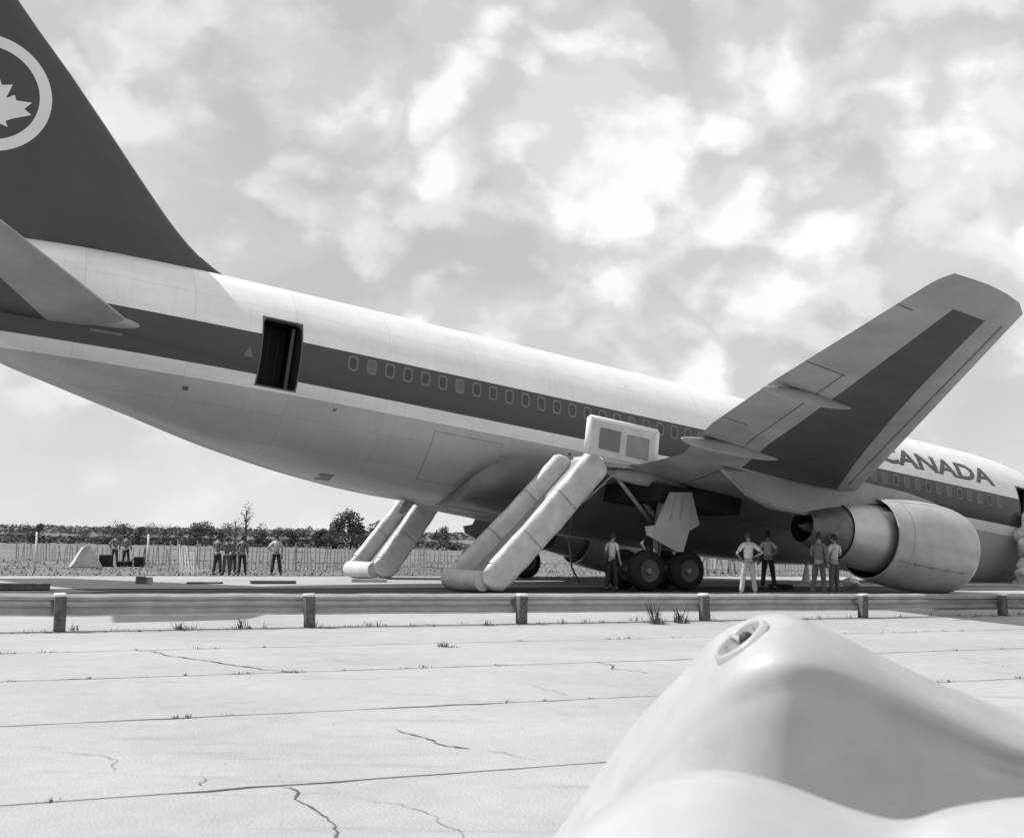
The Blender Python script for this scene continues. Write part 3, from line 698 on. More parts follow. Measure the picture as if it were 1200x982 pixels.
# cockpit windows (outside the frame, part of the nose)
for sd in (-1, 1):
    for s0_, s1_ in ((2.15, 2.75), (2.85, 3.4), (3.5, 3.95)):
        bm = bmesh.new(); q = []
        for s_, z_ in ((s0_, .95), (s1_, .95), (s1_+.05, 1.42 if s1_ > 3 else 1.25), (s0_+.2, 1.40 if s0_ > 2.5 else 1.1)):
            p = P(s_, fy(s_, z_), z_)+fn(s_, z_)*.01; q.append(Vector((p.x, p.y*(1 if sd < 0 else -1), p.z)))
        bm.faces.new([bm.verts.new(p) for p in q]); obj('cockpit_window', bm, 'pane', air)

# ================================================================== SLIDES
def stadium(bm, path, w_, h_, updirs, seg=18, lumps=0.):
    rings = []; n = len(path)
    for i, p in enumerate(path):
        d = (path[min(i+1, n-1)]-path[max(i-1, 0)]).normalized(); up = updirs[i]; up = (up-d*up.dot(d)).normalized(); sd_ = d.cross(up).normalized()
        e = 1.
        if i == 0 or i == n-1: e = .35
        elif i == 1 or i == n-2: e = .82
        ring = []
        for k in range(seg):
            a = 2*pi*k/seg; ca, sa = cos(a), sin(a)
            ex = .45   # superellipse -> two stacked tubes read as one rounded band with a waist
            xx = math.copysign(abs(ca)**.62, ca); yy = math.copysign(abs(sa)**ex, sa); waist = 1-.13*math.exp(-(yy/.22)**2)
            r = 1+lumps*noise.noise(p*2.2+Vector((k*.4, 0, 0)))
            ring.append(bm.verts.new(p + sd_*xx*w_*e*waist*r + up*yy*h_*e*r))
        rings.append(ring)
    for a, b in zip(rings, rings[1:]):
        for k in range(seg): bm.faces.new((a[k], a[(k+1) % seg], b[(k+1) % seg], b[k]))
    bm.faces.new(rings[0]); bm.faces.new(rings[-1]); bmesh.ops.recalc_face_normals(bm, faces=bm.faces)
def lerp(a, b, t): return a+(b-a)*t
def slide(sd, label):
    # local aircraft coordinates for the rail tops, world ground for the toes
    T0 = Wd(27.8, sd*5.4, -1.32); T1 = Wd(27.85, sd*3.85, -1.30)
    B0 = Wd(30.5, sd*5.2, -5.2); B1 = Wd(30.6, sd*3.45, -5.2)
    if sd > 0: B0 = Wd(30.0, sd*5.3, -5.2); B1 = Wd(29.8, sd*3.7, -5.2)
    B0.z = .42; B1.z = .42
    root = empty('evacuation_slide', (B0+B1)/2 - Vector((0, 0, .42))); tag(root, label, 'evacuation slide', 'off-wing evacuation slides')
    off = -root.location
    fw = (B0-T0); fw.z = 0; fw.normalize()
    for T_, B_ in ((T0, B0), (T1, B1)):
        path = []; ups = []
        for i in range(44):
            t = i/43; p = lerp(T_, B_, t); p = p+Vector((0, 0, .05*sin(pi*t)*-1))+off; path.append(p)
            d = (B_-T_).normalized(); ups.append(Vector((0, 0, 1)) if True else d)
        # toe flattening out along the ground
        for k in (1, 2): path.append(B_+off+fw*.22*k+Vector((0, 0, -.02*k))); ups.append(Vector((0, 0, 1)))
        bm = bmesh.new(); stadium(bm, path, .20, .42, ups, seg=26, lumps=.05); obj('side_tube', bm, 'slide', root, True, 60)
    # sliding deck
    bm = bmesh.new(); prev = None
    for i in range(18):
        t = i/17; a = lerp(T0, B0, t)+off+Vector((0, 0, -.02-.05*sin(pi*t))); b = lerp(T1, B1, t)+off+Vector((0, 0, -.02-.05*sin(pi*t)))
        row = [bm.verts.new(lerp(a, b, k/4)+Vector((0, 0, -.08*sin(pi*k/4)))) for k in range(5)]
        if prev:
            for k in range(4): bm.faces.new((prev[k], row[k], row[k+1], prev[k+1]))
        prev = row
    obj('sliding_deck', bm, 'slide_deck', root, True)
    sgn = (T0-T1).normalized(); dd = (B0-T0).normalized(); upn = dd.cross(sgn); upn = upn if upn.z > 0 else -upn
    for (T_, B_) in ((T0, B0), (T1, B1)):
        for k in range(1, 3):
            t = k/3+.02; c_ = lerp(T_, B_, t)+off+Vector((0, 0, -.05*sin(pi*t))); bm = bmesh.new(); ring = []
            for q in range(20):
                a = 2*pi*q/20; vv = Vector((0, 0, 1)); vv = (vv-dd*vv.dot(dd)).normalized(); s2 = dd.cross(vv).normalized()
                pt = c_+s2*math.copysign(abs(cos(a))**.62, cos(a))*.207+vv*math.copysign(abs(sin(a))**.45, sin(a))*.425
                ring.append((bm.verts.new(pt-dd*.018), bm.verts.new(pt+dd*.018)))
            for q in range(20): bm.faces.new((ring[q][0], ring[(q+1) % 20][0], ring[(q+1) % 20][1], ring[q][1]))
            obj('strap', bm, 'gear', root, True)
    # toe tube, cross tubes underneath
    tb = fw*.42
    bm = bmesh.new(); tube(bm, [B0+off+tb+Vector((0, 0, -.12)), lerp(B0, B1, .5)+off+tb*1.2+Vector((0, 0, -.14)), B1+off+tb+Vector((0, 0, -.12))], [.27, .29, .27], 14); obj('toe_tube', bm, 'slide', root, True, 60)
    for q_, (a_, b_) in enumerate(((Wd(27.0, sd*5.2, -1.5), lerp(T0, B0, .45)+Vector((0, 0, -.3))), (Wd(26.9, sd*3.4, -1.5), lerp(T1, B1, .4)+Vector((0, 0, -.3))))):
        bm = bmesh.new(); tube(bm, [a_+off, lerp(a_, b_, .5)+off+Vector((0, 0, -.1)), b_+off], .028, 6); obj('tether', bm, 'gear', root)
    for t in (.3, .62):
        a = lerp(T0, B0, t)+off; b = lerp(T1, B1, t)+off; bm = bmesh.new(); tube(bm, [a+Vector((0, 0, -.4)), b+Vector((0, 0, -.4))], .15, 10); obj('cross_tube', bm, 'slide', root, True)
    # ramp at the top lying on the wing, with its upright wall
    a = lerp(T0, T1, 0)+off; b = lerp(T0, T1, 1)+off
    inb = [Wd(25.6, sd*5.3, -1.0)+off, Wd(25.6, sd*3.2, -1.1)+off]
    bm = bmesh.new(); q = [a+Vector((0, 0, .1)), b+Vector((0, 0, .1)), inb[1], inb[0]]
    n_ = len(q); lo = [bm.verts.new(x-Vector((0, 0, .3))) for x in q]; hi = [bm.verts.new(x) for x in q]
    bm.faces.new(lo); bm.faces.new(list(reversed(hi)))
    for i in range(4): bm.faces.new((lo[i], hi[i], hi[(i+1) % 4], lo[(i+1) % 4]))
    bmesh.ops.recalc_face_normals(bm, faces=bm.faces); bmesh.ops.bevel(bm, geom=list(bm.edges), offset=.1, segments=3, affect='EDGES'); obj('ramp', bm, 'slide', root, True, 50)
    return root, off
S1 = slide(-1, 'grey inflated evacuation slide running down from the near wing to the ground beside the wheels')
S2 = slide(1, 'pale sunlit evacuation slide coming down from the far wing behind the fuselage')
# upright wall panel of the near slide
def wall(root, off, sd):
    ys = sd*5.75; q = [(28.5, -.30), (26.2, -.32), (26.17, -1.34), (28.5, -1.30)]
    pts = [Wd(s, ys, z)+off for s, z in q]
    nrm = (pts[1]-pts[0]).cross(pts[3]-pts[0]).normalized()
    bm = prism(pts, nrm*.10); o = obj('wall_panel', bm, 'slide', root)
    for a, b in ((0, 1), (1, 2), (3, 0)):
        bm = bmesh.new(); tube(bm, [pts[a], lerp(pts[a], pts[b], .5), pts[b]], .085, 10); obj('edge_tube', bm, 'canvas', o, True)
    for u0, u1, v0, v1 in ((.15, .45, .22, .8), (.55, .88, .25, .85)):
        c = [lerp(lerp(pts[0], pts[1], u), lerp(pts[3], pts[2], u), v)+(-nrm*.055 if nrm.y > 0 else nrm*.055) for u, v in ((u0, v0), (u1, v0), (u1, v1), (u0, v1))]
        bm = prism(c, nrm*.03); obj('wall_patch', bm, 'window_ring' if u0 < .3 else 'slide_deck', o)
wall(S1[0], S1[1], -1); wall(S2[0], S2[1], 1)
# rope from the slide to the ground and the forward slide hanging folded from the front door
def curve_thing(name, pts, r, m_, label, cat, group=None):
    bm = bmesh.new(); base = Vector(pts[-1]); tube(bm, [Vector(p)-base for p in pts], r, 6); o = obj(name, bm, m_, None, True); o.location = base; tag(o, label, cat, group); return o
curve_thing('mooring_rope', [Wd(27.2, -4.9, -1.9), at_depth(669, 600, 37.3), at_depth(667, 640, 37.6), at_depth(670, 665, 37.6), gnd(680, 684)], .035, 'gear', 'pale strap hanging in a curve below the near slide', 'strap')

dr = DOORS[1][0]
root = empty('folded_slide', Wd(dr+.3, -2.9, -4.0)); tag(root, 'bunched pale slide fabric hanging collapsed from the open front door', 'evacuation slide')
rl = -root.location
bm = bmesh.new()
for k in range(70):
    f = random.random(); s = dr+random.uniform(-.75, .95); z = -.55-2.6*f; y = -2.65-random.uniform(0, .45)-.25*sin(pi*f); p = Wd(s, y, z)+rl; r = random.uniform(.16, .34)
    mtx = Matrix.Translation(p) @ Matrix.Rotation(random.uniform(0, 3), 4, 'X') @ Matrix.Rotation(random.uniform(0, 3), 4, 'Z') @ Matrix.Diagonal((r*1.5, r*.7, r, 1))
    bmesh.ops.create_icosphere(bm, subdivisions=3, radius=1, matrix=mtx)
for v in bm.verts: v.co += Vector((noise.noise(v.co*3), noise.noise(v.co*3+Vector((5, 0, 0))), noise.noise(v.co*3+Vector((0, 7, 0)))))*.14
obj('slide_fabric', bm, 'slide', root, True)
bm = bmesh.new(); tube(bm, [Wd(6.25, -2.75, -1.5)+rl, Wd(6.2, -2.8, -.6)+rl, Wd(6.2, -2.78, .1)+rl, Wd(6.2, -2.78, .28)+rl], [.24, .25, .24, .12], 14); obj('inflated_tube', bm, 'canvas', root, True)

# ================================================================== GROUND
A0 = radians(24.9); AU = Vector((cos(A0), sin(A0), 0)); AN = Vector((-sin(A0), cos(A0), 0))
def UV(u, v, z=0.): return AU*u + AN*v + Vector((0, 0, z))
def quad_sheet(name, u0, u1, v0, v1, z, m_, nu=1, nv=1, zf=None):
    bm = bmesh.new(); g = [[bm.verts.new(UV(u0+(u1-u0)*i/nu, v0+(v1-v0)*j/nv, zf(u0+(u1-u0)*i/nu, v0+(v1-v0)*j/nv) if zf else z)) for j in range(nv+1)] for i in range(nu+1)]
    for i in range(nu):
        for j in range(nv): bm.faces.new((g[i][j], g[i+1][j], g[i+1][j+1], g[i][j+1]))
    return obj(name, bm, m_, None, bool(zf))
def gz(u, v):
    if v < 41.2: return -.03
    return -.03-.42*min(1, (v-41.2)/8.)
# ground: one sheet to the horizon, finer near the place
bm = bmesh.new(); us = [-3000, -600, -200, -90]+[-60+6*i for i in range(21)]+[90, 200, 600, 3000]; vs_ = [-3000, -300, -60, -20, 0, 20, 35, 41.2, 42, 43.5, 45, 46.5, 48, 49.5, 52, 58, 66, 76, 90, 110, 140, 180, 250, 400, 800, 3000]
g = [[bm.verts.new(UV(u, v, gz(u, v)+(.06*noise.noise(Vector((u*.2, v*.2, 0))) if 50 < v < 300 and abs(u) < 100 else 0))) for v in vs_] for u in us]
for i in range(len(us)-1):
    for j in range(len(vs_)-1): bm.faces.new((g[i][j], g[i+1][j], g[i+1][j+1], g[i][j+1]))
tag(obj('ground', bm, 'grass', None, True), kind='structure')
tag(quad_sheet('asphalt_strip', -150, 150, 29.4, 32.6, -.012, 'asphalt'), kind='structure')  # dark strip widened towards the aircraft, adding under-wing shade as ground colour
tag(quad_sheet('runway', -150, 150, 32.6, 41.2, .0, 'concrete'), kind='structure')
for v_, w_ in ((34.6, .10), (37.9, .08)):
    pass
# pavement slabs in front of the guardrail
pav = quad_sheet('pavement', -60, 60, -12, 29.4, -.03, 'joint'); tag(pav, kind='structure')
Vj = [-4.4, -1.5, 1.45, 4.45, 7.38, 10.27, 13.2, 16.1, 19.02, 24.2, 29.4]
slab_cache = {}
def slab(u0, u1, v0, v1):
    key = (round(u1-u0, 3), round(v1-v0, 3), random.randrange(3))
    if key not in slab_cache:
        rr = random.Random(hash(key) & 0xffff); nu = 240; lw, lv = u1-u0, v1-v0; gp = .012
        vs = []; fs = []
        lo_ = []; hi_ = []
        for i in range(nu+1):
            x = gp+(lw-2*gp)*i/nu
            lo_.append((x, gp+abs(rr.gauss(0, .010))+(.03 if rr.random() < .05 else 0), 0)); hi_.append((x, lv-gp-abs(rr.gauss(0, .010))-(.03 if rr.random() < .05 else 0), 0))
        vs = lo_+hi_; n = nu+1
        fs = [(i, i+1, n+i+1, n+i) for i in range(nu)]
        dn = [(x, y, -.028) for x, y, z in vs]; vs = vs+dn; m2 = 2*n
        fs += [(m2+i, m2+i+1, i+1, i) for i in range(nu)] + [(n+i, n+i+1, m2+n+i+1, m2+n+i) for i in range(nu)]
        me = bpy.data.meshes.new('concrete_slab'); me.from_pydata([Vector(v) for v in vs], [], fs); me.materials.append(M['concrete']); slab_cache[key] = me
    o = link('concrete_slab', slab_cache[key], pav); p = UV(u0, v0); o.location = (p.x, p.y, random.uniform(-.003, .002)); o.rotation_euler = (0, 0, A0)
for r_, (v0, v1) in enumerate(zip(Vj, Vj[1:])):
    u = -26.0
    slab(u, u+60., v0, v1)

# cracks: dark irregular fissures on the concrete
def crack(px_pts, wdt=.022):
    bm = bmesh.new(); pr = None; P3 = [gnd(x, y) for x, y in px_pts]; pts = []
    for a, b in zip(P3, P3[1:]):
        n = max(3, int((b-a).length/.05))
        for i in range(n): pts.append(lerp(a, b, i/n))
    for i, p in enumerate(pts):
        j = Vector((noise.noise(p*3.1), noise.noise(p*3.1+Vector((9, 0, 0))), 0))*.10+Vector((noise.noise(p*14), noise.noise(p*14+Vector((3, 0, 0))), 0))*.03
        w_ = wdt*.62*(.3+1.3*abs(noise.noise(p*6)))*min(1, i/4+.2)
        d = (pts[min(i+1, len(pts)-1)]-pts[max(0, i-1)]).normalized(); s_ = Vector((-d.y, d.x, 0))
        a = bm.verts.new(p+j+s_*w_+Vector((0, 0, .005))); b = bm.verts.new(p+j-s_*w_+Vector((0, 0, .005)))
        if pr: bm.faces.new((pr[0], a, b, pr[1]))
        pr = (a, b)
    tag(obj('crack', bm, 'crack', pav))
crack([(336, 919), (352, 932), (374, 947), (386, 965), (396, 990)], .016)
crack([(464, 852), (482, 860), (505, 867), (527, 874), (548, 878)], .018)
crack([(560, 880), (590, 882), (625, 892)], .01)
crack([(236, 912), (244, 922)], .02)
crack([(150, 760), (180, 764), (215, 771), (250, 776), (285, 781), (350, 788)], .035)
crack([(60, 880), (96, 884), (130, 893), (150, 905)], .007)
crack([(600, 800), (640, 806), (668, 815)], .008)
crack([(420, 935), (470, 944), (520, 962), (560, 990)], .007)
crack([(700, 775), (724, 784), (760, 789)], .02)
crack([(1120, 770), (1150, 775), (1190, 783)], .012)
# weeds in the joints
def blades(name, centres, label=None, cat=None, hmax=.12, n=14, m_='grass', kind=None):
    bm = bmesh.new()
    for c, sp, h in centres:
        for k in range(n):
            a = random.uniform(0, 6.28); r = random.random()*sp; p = c+Vector((cos(a)*r, sin(a)*r, 0)); hh = h*random.uniform(.4, 1); d = Vector((random.uniform(-.5, .5), random.uniform(-.5, .5), 0))*hh; w_ = random.uniform(.003, .007)*(1+hh*3)
            s_ = Vector((cos(a+1.3), sin(a+1.3), 0))*w_
            q = [p-s_, p+s_, p+d*.5+Vector((0, 0, hh*.6))+s_*.5, p+d+Vector((0, 0, hh))]
            bm.faces.new([bm.verts.new(x) for x in q])
    o = obj(name, bm, m_); tag(o, label, cat, None, kind); return o
cs = []
for v_ in Vj[3:]:
    u = -14.
    while u < 22:
        if noise.noise(Vector((u*.45, v_*3.7, 0))) > -.05 and random.random() < .8: cs.append((UV(u, v_, -.01), random.uniform(.03, .13), random.uniform(.015, .055)))
        u += random.uniform(.06, .5)
blades('joint_weeds', cs, 'low weeds sprouting along the joints of the concrete', 'weeds', n=16, m_='leaf', kind='stuff')
cs = []
for k in range(170):
    u = random.uniform(-16, 26); cs.append((UV(u, 19.12+random.uniform(-.05, .35), -.01), random.uniform(.05, .25), random.choice((.03, .05, .07, .13))))
blades('verge_grass', cs, 'rough grass growing along the foot of the guardrail', 'grass', n=14, m_='leaf_pale', kind='stuff')
for (x, y, h, lab) in ((508+62, 733, .12, 'small dark weed by the guardrail, alone left of its third post'), (768, 731, .5, 'spindly weed with tall bare stems in front of the guardrail'), (796, 730, .38, 'low bushy weed in front of the guardrail, beside the spindly one'), (212, 738, .16, 'low weed at the joint between the first two guardrail posts'), (283, 736, .2, 'twiggy weed left of the second guardrail post'), (520, 758, .10, 'flat weed patch on the concrete joint before the guardrail')):
    c = gnd(x, y); o = blades('weed', [(Vector((0, 0, 0)), .16, h*.35), (Vector((.12, 0, 0)), .12, h*.3), (Vector((0, 0, 0)), .12, h)], lab, 'weed', n=26, m_='leaf'); o.location = c

# ================================================================== GUARDRAIL
gr = empty('guardrail', UV(0, 19.3)); tag(gr, 'long corrugated steel guardrail on stout posts crossing the whole view', 'guardrail')
go = -gr.location
UP0 = (gnd(69, 740)).dot(AU)
def rh(u): return .548-.0052*(u-UP0)
def beam(u0, u1):
    bm = bmesh.new(); prof = [(0, .655), (.03, .64), (.055, .60), (.055, .575), (.0, .535), (-.0, .49), (.055, .45), (.055, .425), (.03, .385), (0, .37)]
    prof = [(0.0, .0), (-.03, -.012), (-.10, -.045), (-.105, -.09), (-.02, -.125), (-.012, -.155), (-.02, -.185), (-.115, -.225), (-.11, -.28), (-.03, -.315), (0.0, -.335)]
    n = 36
    rows = [[bm.verts.new(UV(u0+(u1-u0)*i/n, 19.42+a*1.15+.03*noise.noise(Vector(((u0+(u1-u0)*i/n)*.9, 7, 0))), rh(u0+(u1-u0)*i/n)+z+.014*noise.noise(Vector(((u0+(u1-u0)*i/n)*.8, 0, 0)))+.006*noise.noise(Vector((u0+i, 0, z*9)))) + go) for a, z in prof] for i in range(n+1)]
    for a, b in zip(rows, rows[1:]):
        for k in range(len(prof)-1): bm.faces.new((a[k], b[k], b[k+1], a[k+1]))
    r = bmesh.ops.solidify(bm, geom=bm.faces[:], thickness=.006)
    return obj('beam', bm, 'rail', gr, True, 50)
postU = [(gnd(69, 740)).dot(AU)+3.76*k for k in range(-6, 14)]
for k in range(0, len(postU)-2, 2): beam(postU[k]-.12, postU[k+2]+.12-.13)
def post(u):
    bm = bmesh.new(); c = UV(u, 19.2)+go
    rr = random.Random(int(u*10)); hh = rh(u); tl = Matrix.Rotation(rr.gauss(0, .025), 3, AN) @ Matrix.Rotation(A0, 3, 'Z')
    box(bm, c+Vector((0, 0, (hh-.03)/2)), (.165, .15, hh-.03), R=tl, bevel=.018)
    bmesh.ops.subdivide_edges(bm, edges=[e for e in bm.edges if e.calc_length() > .1], cuts=3, use_grid_fill=True)
    for v in bm.verts: v.co += Vector((noise.noise(v.co*9), noise.noise(v.co*9+Vector((5, 0, 0))), 0))*.012
    p = obj('post', bm, 'post', gr, True, 40)
    bm = bmesh.new(); box(bm, c+tl @ Vector((0, 0, hh-.012)), (.172, .158, .05), R=tl, bevel=.02)
    for v in bm.verts: v.co += Vector((0, 0, noise.noise(v.co*12)*.012))
    obj('post_cap', bm, 'post_cap', p, True, 50)
    for z in (.4,):
        bm = bmesh.new(); tube(bm, [c+AN*-.07+Vector((0, 0, z)), c+AN*-.095+Vector((0, 0, z))], .02, 6); obj('bolt', bm, 'dark_metal', p)
for u in postU: post(u)

# ================================================================== PEOPLE
def skinned(verts, edges, radii, root=0, sub=1):
    me = bpy.data.meshes.new('k'); me.from_pydata(verts, edges, []); o = bpy.data.objects.new('k', me); C.objects.link(o)
    o.modifiers.new('s', 'SKIN')
    for i, r in enumerate(radii):
        sv = me.skin_vertices[0].data[i]; sv.radius = (r, r) if not isinstance(r, tuple) else r; sv.use_root = (i == root)
    sb = o.modifiers.new('u', 'SUBSURF'); sb.levels = sub; sb.render_levels = sub
    dg = bpy.context.evaluated_depsgraph_get(); dg.update(); r = bpy.data.meshes.new_from_object(o.evaluated_get(dg)); bpy.data.objects.remove(o)
    r.polygons.foreach_set('use_smooth', [True]*len(r.polygons)); return r
def head_mesh(bm, c, turn=0.):
    tb = bmesh.new(); bmesh.ops.create_uvsphere(tb, u_segments=20, v_segments=14, radius=1)
    for v in tb.verts:
        x, y, z = v.co; w_ = .078; 
        if z < 0: w_ *= 1-.28*abs(z)**1.5
        Y = y*.098; 
        if y > 0:
            if abs(x) < .28 and -.35 < z < .12: Y += .024*(1-abs(x)/.28)*(1-(abs(z+.18)/.35))
            if abs(x) < .5 and -.75 < z < -.45: Y += .006
            if .18 < abs(x) < .6 and .0 < z < .25: Y -= .008
        v.co = Vector((x*w_, Y+(.01 if z < 0 else 0), z*.118))
    R = Matrix.Rotation(turn, 4, 'Z')
    for v in tb.verts: v.co = R @ v.co + c
    off = len(bm.verts); mp = {}
    for v in tb.verts: mp[v] = bm.verts.new(v.co)
    for f in tb.faces: bm.faces.new([mp[v] for v in f.verts])
    tb.free()
    for sx in (-1, 1):
        m4 = Matrix.Translation(c) @ R @ Matrix.Translation((sx*.078, -.005, 0)) @ Matrix.Diagonal((.012, .02, .032, 1)); bmesh.ops.create_icosphere(bm, subdivisions=1, radius=1, matrix=m4)
        
ARMS = {'down': ((.25, -.01, 1.14), (.26, .06, .90)), 'hips': ((.37, -.08, 1.17), (.20, .06, 1.05)), 'front': ((.25, .02, 1.14), (.14, .22, 1.12)), 'raised': ((.27, .10, 1.22), (.12, .24, 1.36)), 'crossed': ((.25, .05, 1.16), (.02, .20, 1.18)), 'back': ((.27, -.08, 1.15), (.08, -.15, 1.0))}
def person(loc_, h, rz, shirt, trous, armL='down', armR='down', label='', sleeve=True, stance=.1, hat=None, turn=0., lean=0., twist=.04, fine=True, group=None):
    pr = random.Random(label); fat = pr.uniform(.88, 1.14)
    k = h/1.75; root = empty('person', loc_, (0, 0, rz)); root.scale = (1, 1, 1); tag(root, label, 'person', group)
    V_ = []; E_ = []; R_ = []
    def v(p, r, par=None):
        x, y, z = p; y += lean*max(0, z-.95); V_.append((x*k, y*k, z*k)); R_.append(r*k if not isinstance(r, tuple) else (r[0]*k, r[1]*k)); i = len(V_)-1
        if par is not None: E_.append((par, i))
        return i
    pel = v((pr.uniform(-.02, .02), 0, .94), (.11*fat, .07*fat)); wa = v((0, .01, 1.10), (.10*fat, .065*fat), pel); ch = v((0, .0, 1.30), (.15*fat, .105*fat), wa); nk0 = v((0, -.005, 1.435), (.085, .07), ch); nk = v((0, .0, 1.50), .052, nk0); hb = v((0, .01, 1.57), .05, nk)
    J = {}
    for sx, arm in ((-1, armL), (1, armR)):
        e, wr = [tuple(c_+pr.uniform(-.035, .035) for c_ in q_) for q_ in ARMS[arm]]; sh = v((sx*.165, 0, 1.395), .055, nk0); el = v((sx*e[0], e[1], e[2]), .042, sh); w_ = v((sx*wr[0], wr[1], wr[2]), .028, el)
        ev, wv = Vector((sx*e[0], e[1], e[2])), Vector((sx*wr[0], wr[1], wr[2])); d = (wv-ev).normalized(); x_ = d.cross(Vector((0, 0, 1)) if abs(d.z) < .9 else Vector((0, 1, 0))).normalized()
        pm = v(tuple(wv+d*.06), (.036, .018), w_)
        J[sx] = (sh, el, w_)
        if fine:
            for q in range(4):
                off_ = x_*(q-1.5)*.020; ln = (.062, .075, .078, .066)[q]; a = v(tuple(wv+d*.095+off_), .0095, pm); cz = Vector((0, .018, -.008)) if arm in ('down', 'hips') else Vector((0, 0, -.018))
                v(tuple(wv+d*(.095+ln*.8)+off_+cz), .0085, a)
            a = v(tuple(wv+d*.04+x_*.042), .011, pm); v(tuple(wv+d*.085+x_*.055), .0095, a)
    LG = {}
    for sx in (-1, 1):
        st = stance+pr.uniform(0, .07); fx = twist*sx; hp = v((sx*.085, 0, .88), .085, pel); kn = v((sx*(.09+st*.35), .025+fx*.5, .50), .06, hp); an = v((sx*(.085+st*.75), -.02+fx, .09), .042, kn); ft = v((sx*(.10+st*.85), .13+fx, .035), .035, an); LG[sx] = (hp, kn, an, ft)
    me = skinned(V_, E_, R_, 0, 1); bm = bmesh.new(); bm.from_mesh(me); hc = Vector(V_[hb])+Vector((0, .012*k, .075*k)); head_mesh(bm, hc, turn)
    b = obj('body', bm, 'skin', root, True)
    # hair / cap
    bm = bmesh.new(); bmesh.ops.create_uvsphere(bm, u_segments=18, v_segments=12, radius=1)
    bmesh.ops.delete(bm, geom=[f for f in bm.faces if (f.calc_center_median().z < -.15 and f.calc_center_median().y > -.2) or (f.calc_center_median().y > .45 and f.calc_center_median().z < .45) or f.calc_center_median().z < -.6], context='FACES')
    Rm = Matrix.Rotation(turn, 4, 'Z')
    for q in bm.verts: q.co = Rm @ Vector((q.co.x*.087, q.co.y*.108-.004, q.co.z*.126+.008)) + hc
    obj('cap' if hat else 'hair', bm, hat or 'hair', root, True)
    # clothes share the skeleton, a little wider
    def cloth(name, ids, grow, m_, extra=None):
        idx = {i: n for n, i in enumerate(ids)}; vv = [V_[i] for i in ids]; rr = []
        for i in ids:
            r = R_[i]; g_ = grow*k+(.03*k if i in (pel, wa) else 0); rr.append((r[0]+g_, r[1]+g_) if isinstance(r, tuple) else (r+g_, r+g_))
        if extra: vv, rr = extra(vv, rr, idx)
        ee = [(idx[a], idx[b]) for a, b in E_ if a in idx and b in idx]
        m_e = skinned([tuple(x) for x in vv], ee, rr, 0, 1); m_e.materials.append(M[m_]); link(name, m_e, root)
    ids = [pel, wa, ch, nk0]+[J[s][0] for s in (-1, 1)]+[J[s][1] for s in (-1, 1)]+([J[s][2] for s in (-1, 1)] if sleeve else [])
    def ex(vv, rr, idx):
        vv = [Vector(x) for x in vv]
        if not sleeve:
            for s in (-1, 1):
                a, e = vv[idx[J[s][0]]], vv[idx[J[s][1]]]; vv[idx[J[s][1]]] = lerp(a, e, .78); rr[idx[J[s][1]]] = (.056*k, .056*k)
        vv[idx[pel]] = lerp(vv[idx[pel]], vv[idx[wa]], .35); r0 = R_[wa]; rr[idx[pel]] = (r0[0]+.045*k, r0[1]+.042*k); return vv, rr
    cloth('shirt', ids, .018, shirt, ex)
    ids = [pel]+[LG[s][q] for s in (-1, 1) for q in (0, 1, 2)]
    def ex2(vv, rr, idx):
        vv = [Vector(x) for x in vv]; rr[0] = (R_[wa][0]+.055*k, R_[wa][1]+.05*k)
        for s in (-1, 1): rr[idx[LG[s][2]]] = (.072*k, .072*k); rr[idx[LG[s][1]]] = (.078*k, .078*k)
        vv[0] = vv[0]+Vector((0, 0, .075*k)); return vv, rr
    cloth('trousers', ids, .018, trous, ex2)
    for s in (-1, 1):
        a, f_ = Vector(V_[LG[s][2]]), Vector(V_[LG[s][3]]); bm = bmesh.new(); c = lerp(a, f_, .55); c.z = .045*k
        bmesh.ops.create_uvsphere(bm, u_segments=12, v_segments=8, radius=1, matrix=Matrix.Translation(c) @ Matrix.Diagonal((.05*k, .145*k, .05*k, 1)))
        for q in bm.verts: q.co.z = max(q.co.z, .0)
        obj('shoe', bm, 'shoe', root, True)
    return root
def stand(x, yfeet, yhead, z=0.):
    """ground position and height from the photo's feet and head rows"""
    p = gnd(x, yfeet, z); d = (p-CO).dot(_f); return p, (yfeet-yhead)*d/F_PX
def put(x, yf, yh, z, rz, *a, **k):
    p, h = stand(x, yf, yh, z); return person(p, max(1.5, min(1.92, h)), rz, *a, **k)
put(877, 698, 624, 0, 0.1, 'shirt_white', 'trousers_light', 'hips', 'hips', 'man in pale shirt and light trousers, back turned, hands on hips by the jet engine', sleeve=False, stance=.14)
put(900, 691, 624, 0, -.2, 'shirt_white', 'trousers_dark', 'down', 'back', 'man in light shirt and dark trousers standing right of the man in pale clothes', sleeve=False, stance=.1)
put(960, 700, 625, 0, -.5, 'shirt_grey', 'trousers_grey', 'front', 'down', 'person in dark grey clothes standing at the engine exhaust', stance=.06)
put(978, 698, 627, 0, .5, 'shirt_white', 'trousers_grey', 'front', 'front', 'man in light shirt beside the engine, right of the person in grey', sleeve=False, stance=.04, turn=.4)
put(717, 692, 625, 0, -.7, 'shirt_white', 'trousers_dark', 'front', 'down', 'man in white shirt and dark trousers standing by the wheels', sleeve=False, stance=.06)
put(765, 682, 626, 0, .3, 'shirt_white', 'trousers_grey', 'down', 'down', 'man in white shirt half hidden behind the landing gear wheels', sleeve=False)
put(806, 682, 630, 0, .2, 'shirt_grey', 'trousers_dark', 'front', 'down', 'person in grey seen above the forward wheel of the gear', sleeve=False)
ZL = -.38
put(254, 674, 627, ZL, -.5, 'shirt_grey', 'trousers_dark', 'crossed', 'raised', 'man in pale grey shirt and dark trousers, leftmost of the standing spectators', sleeve=False, stance=.05)
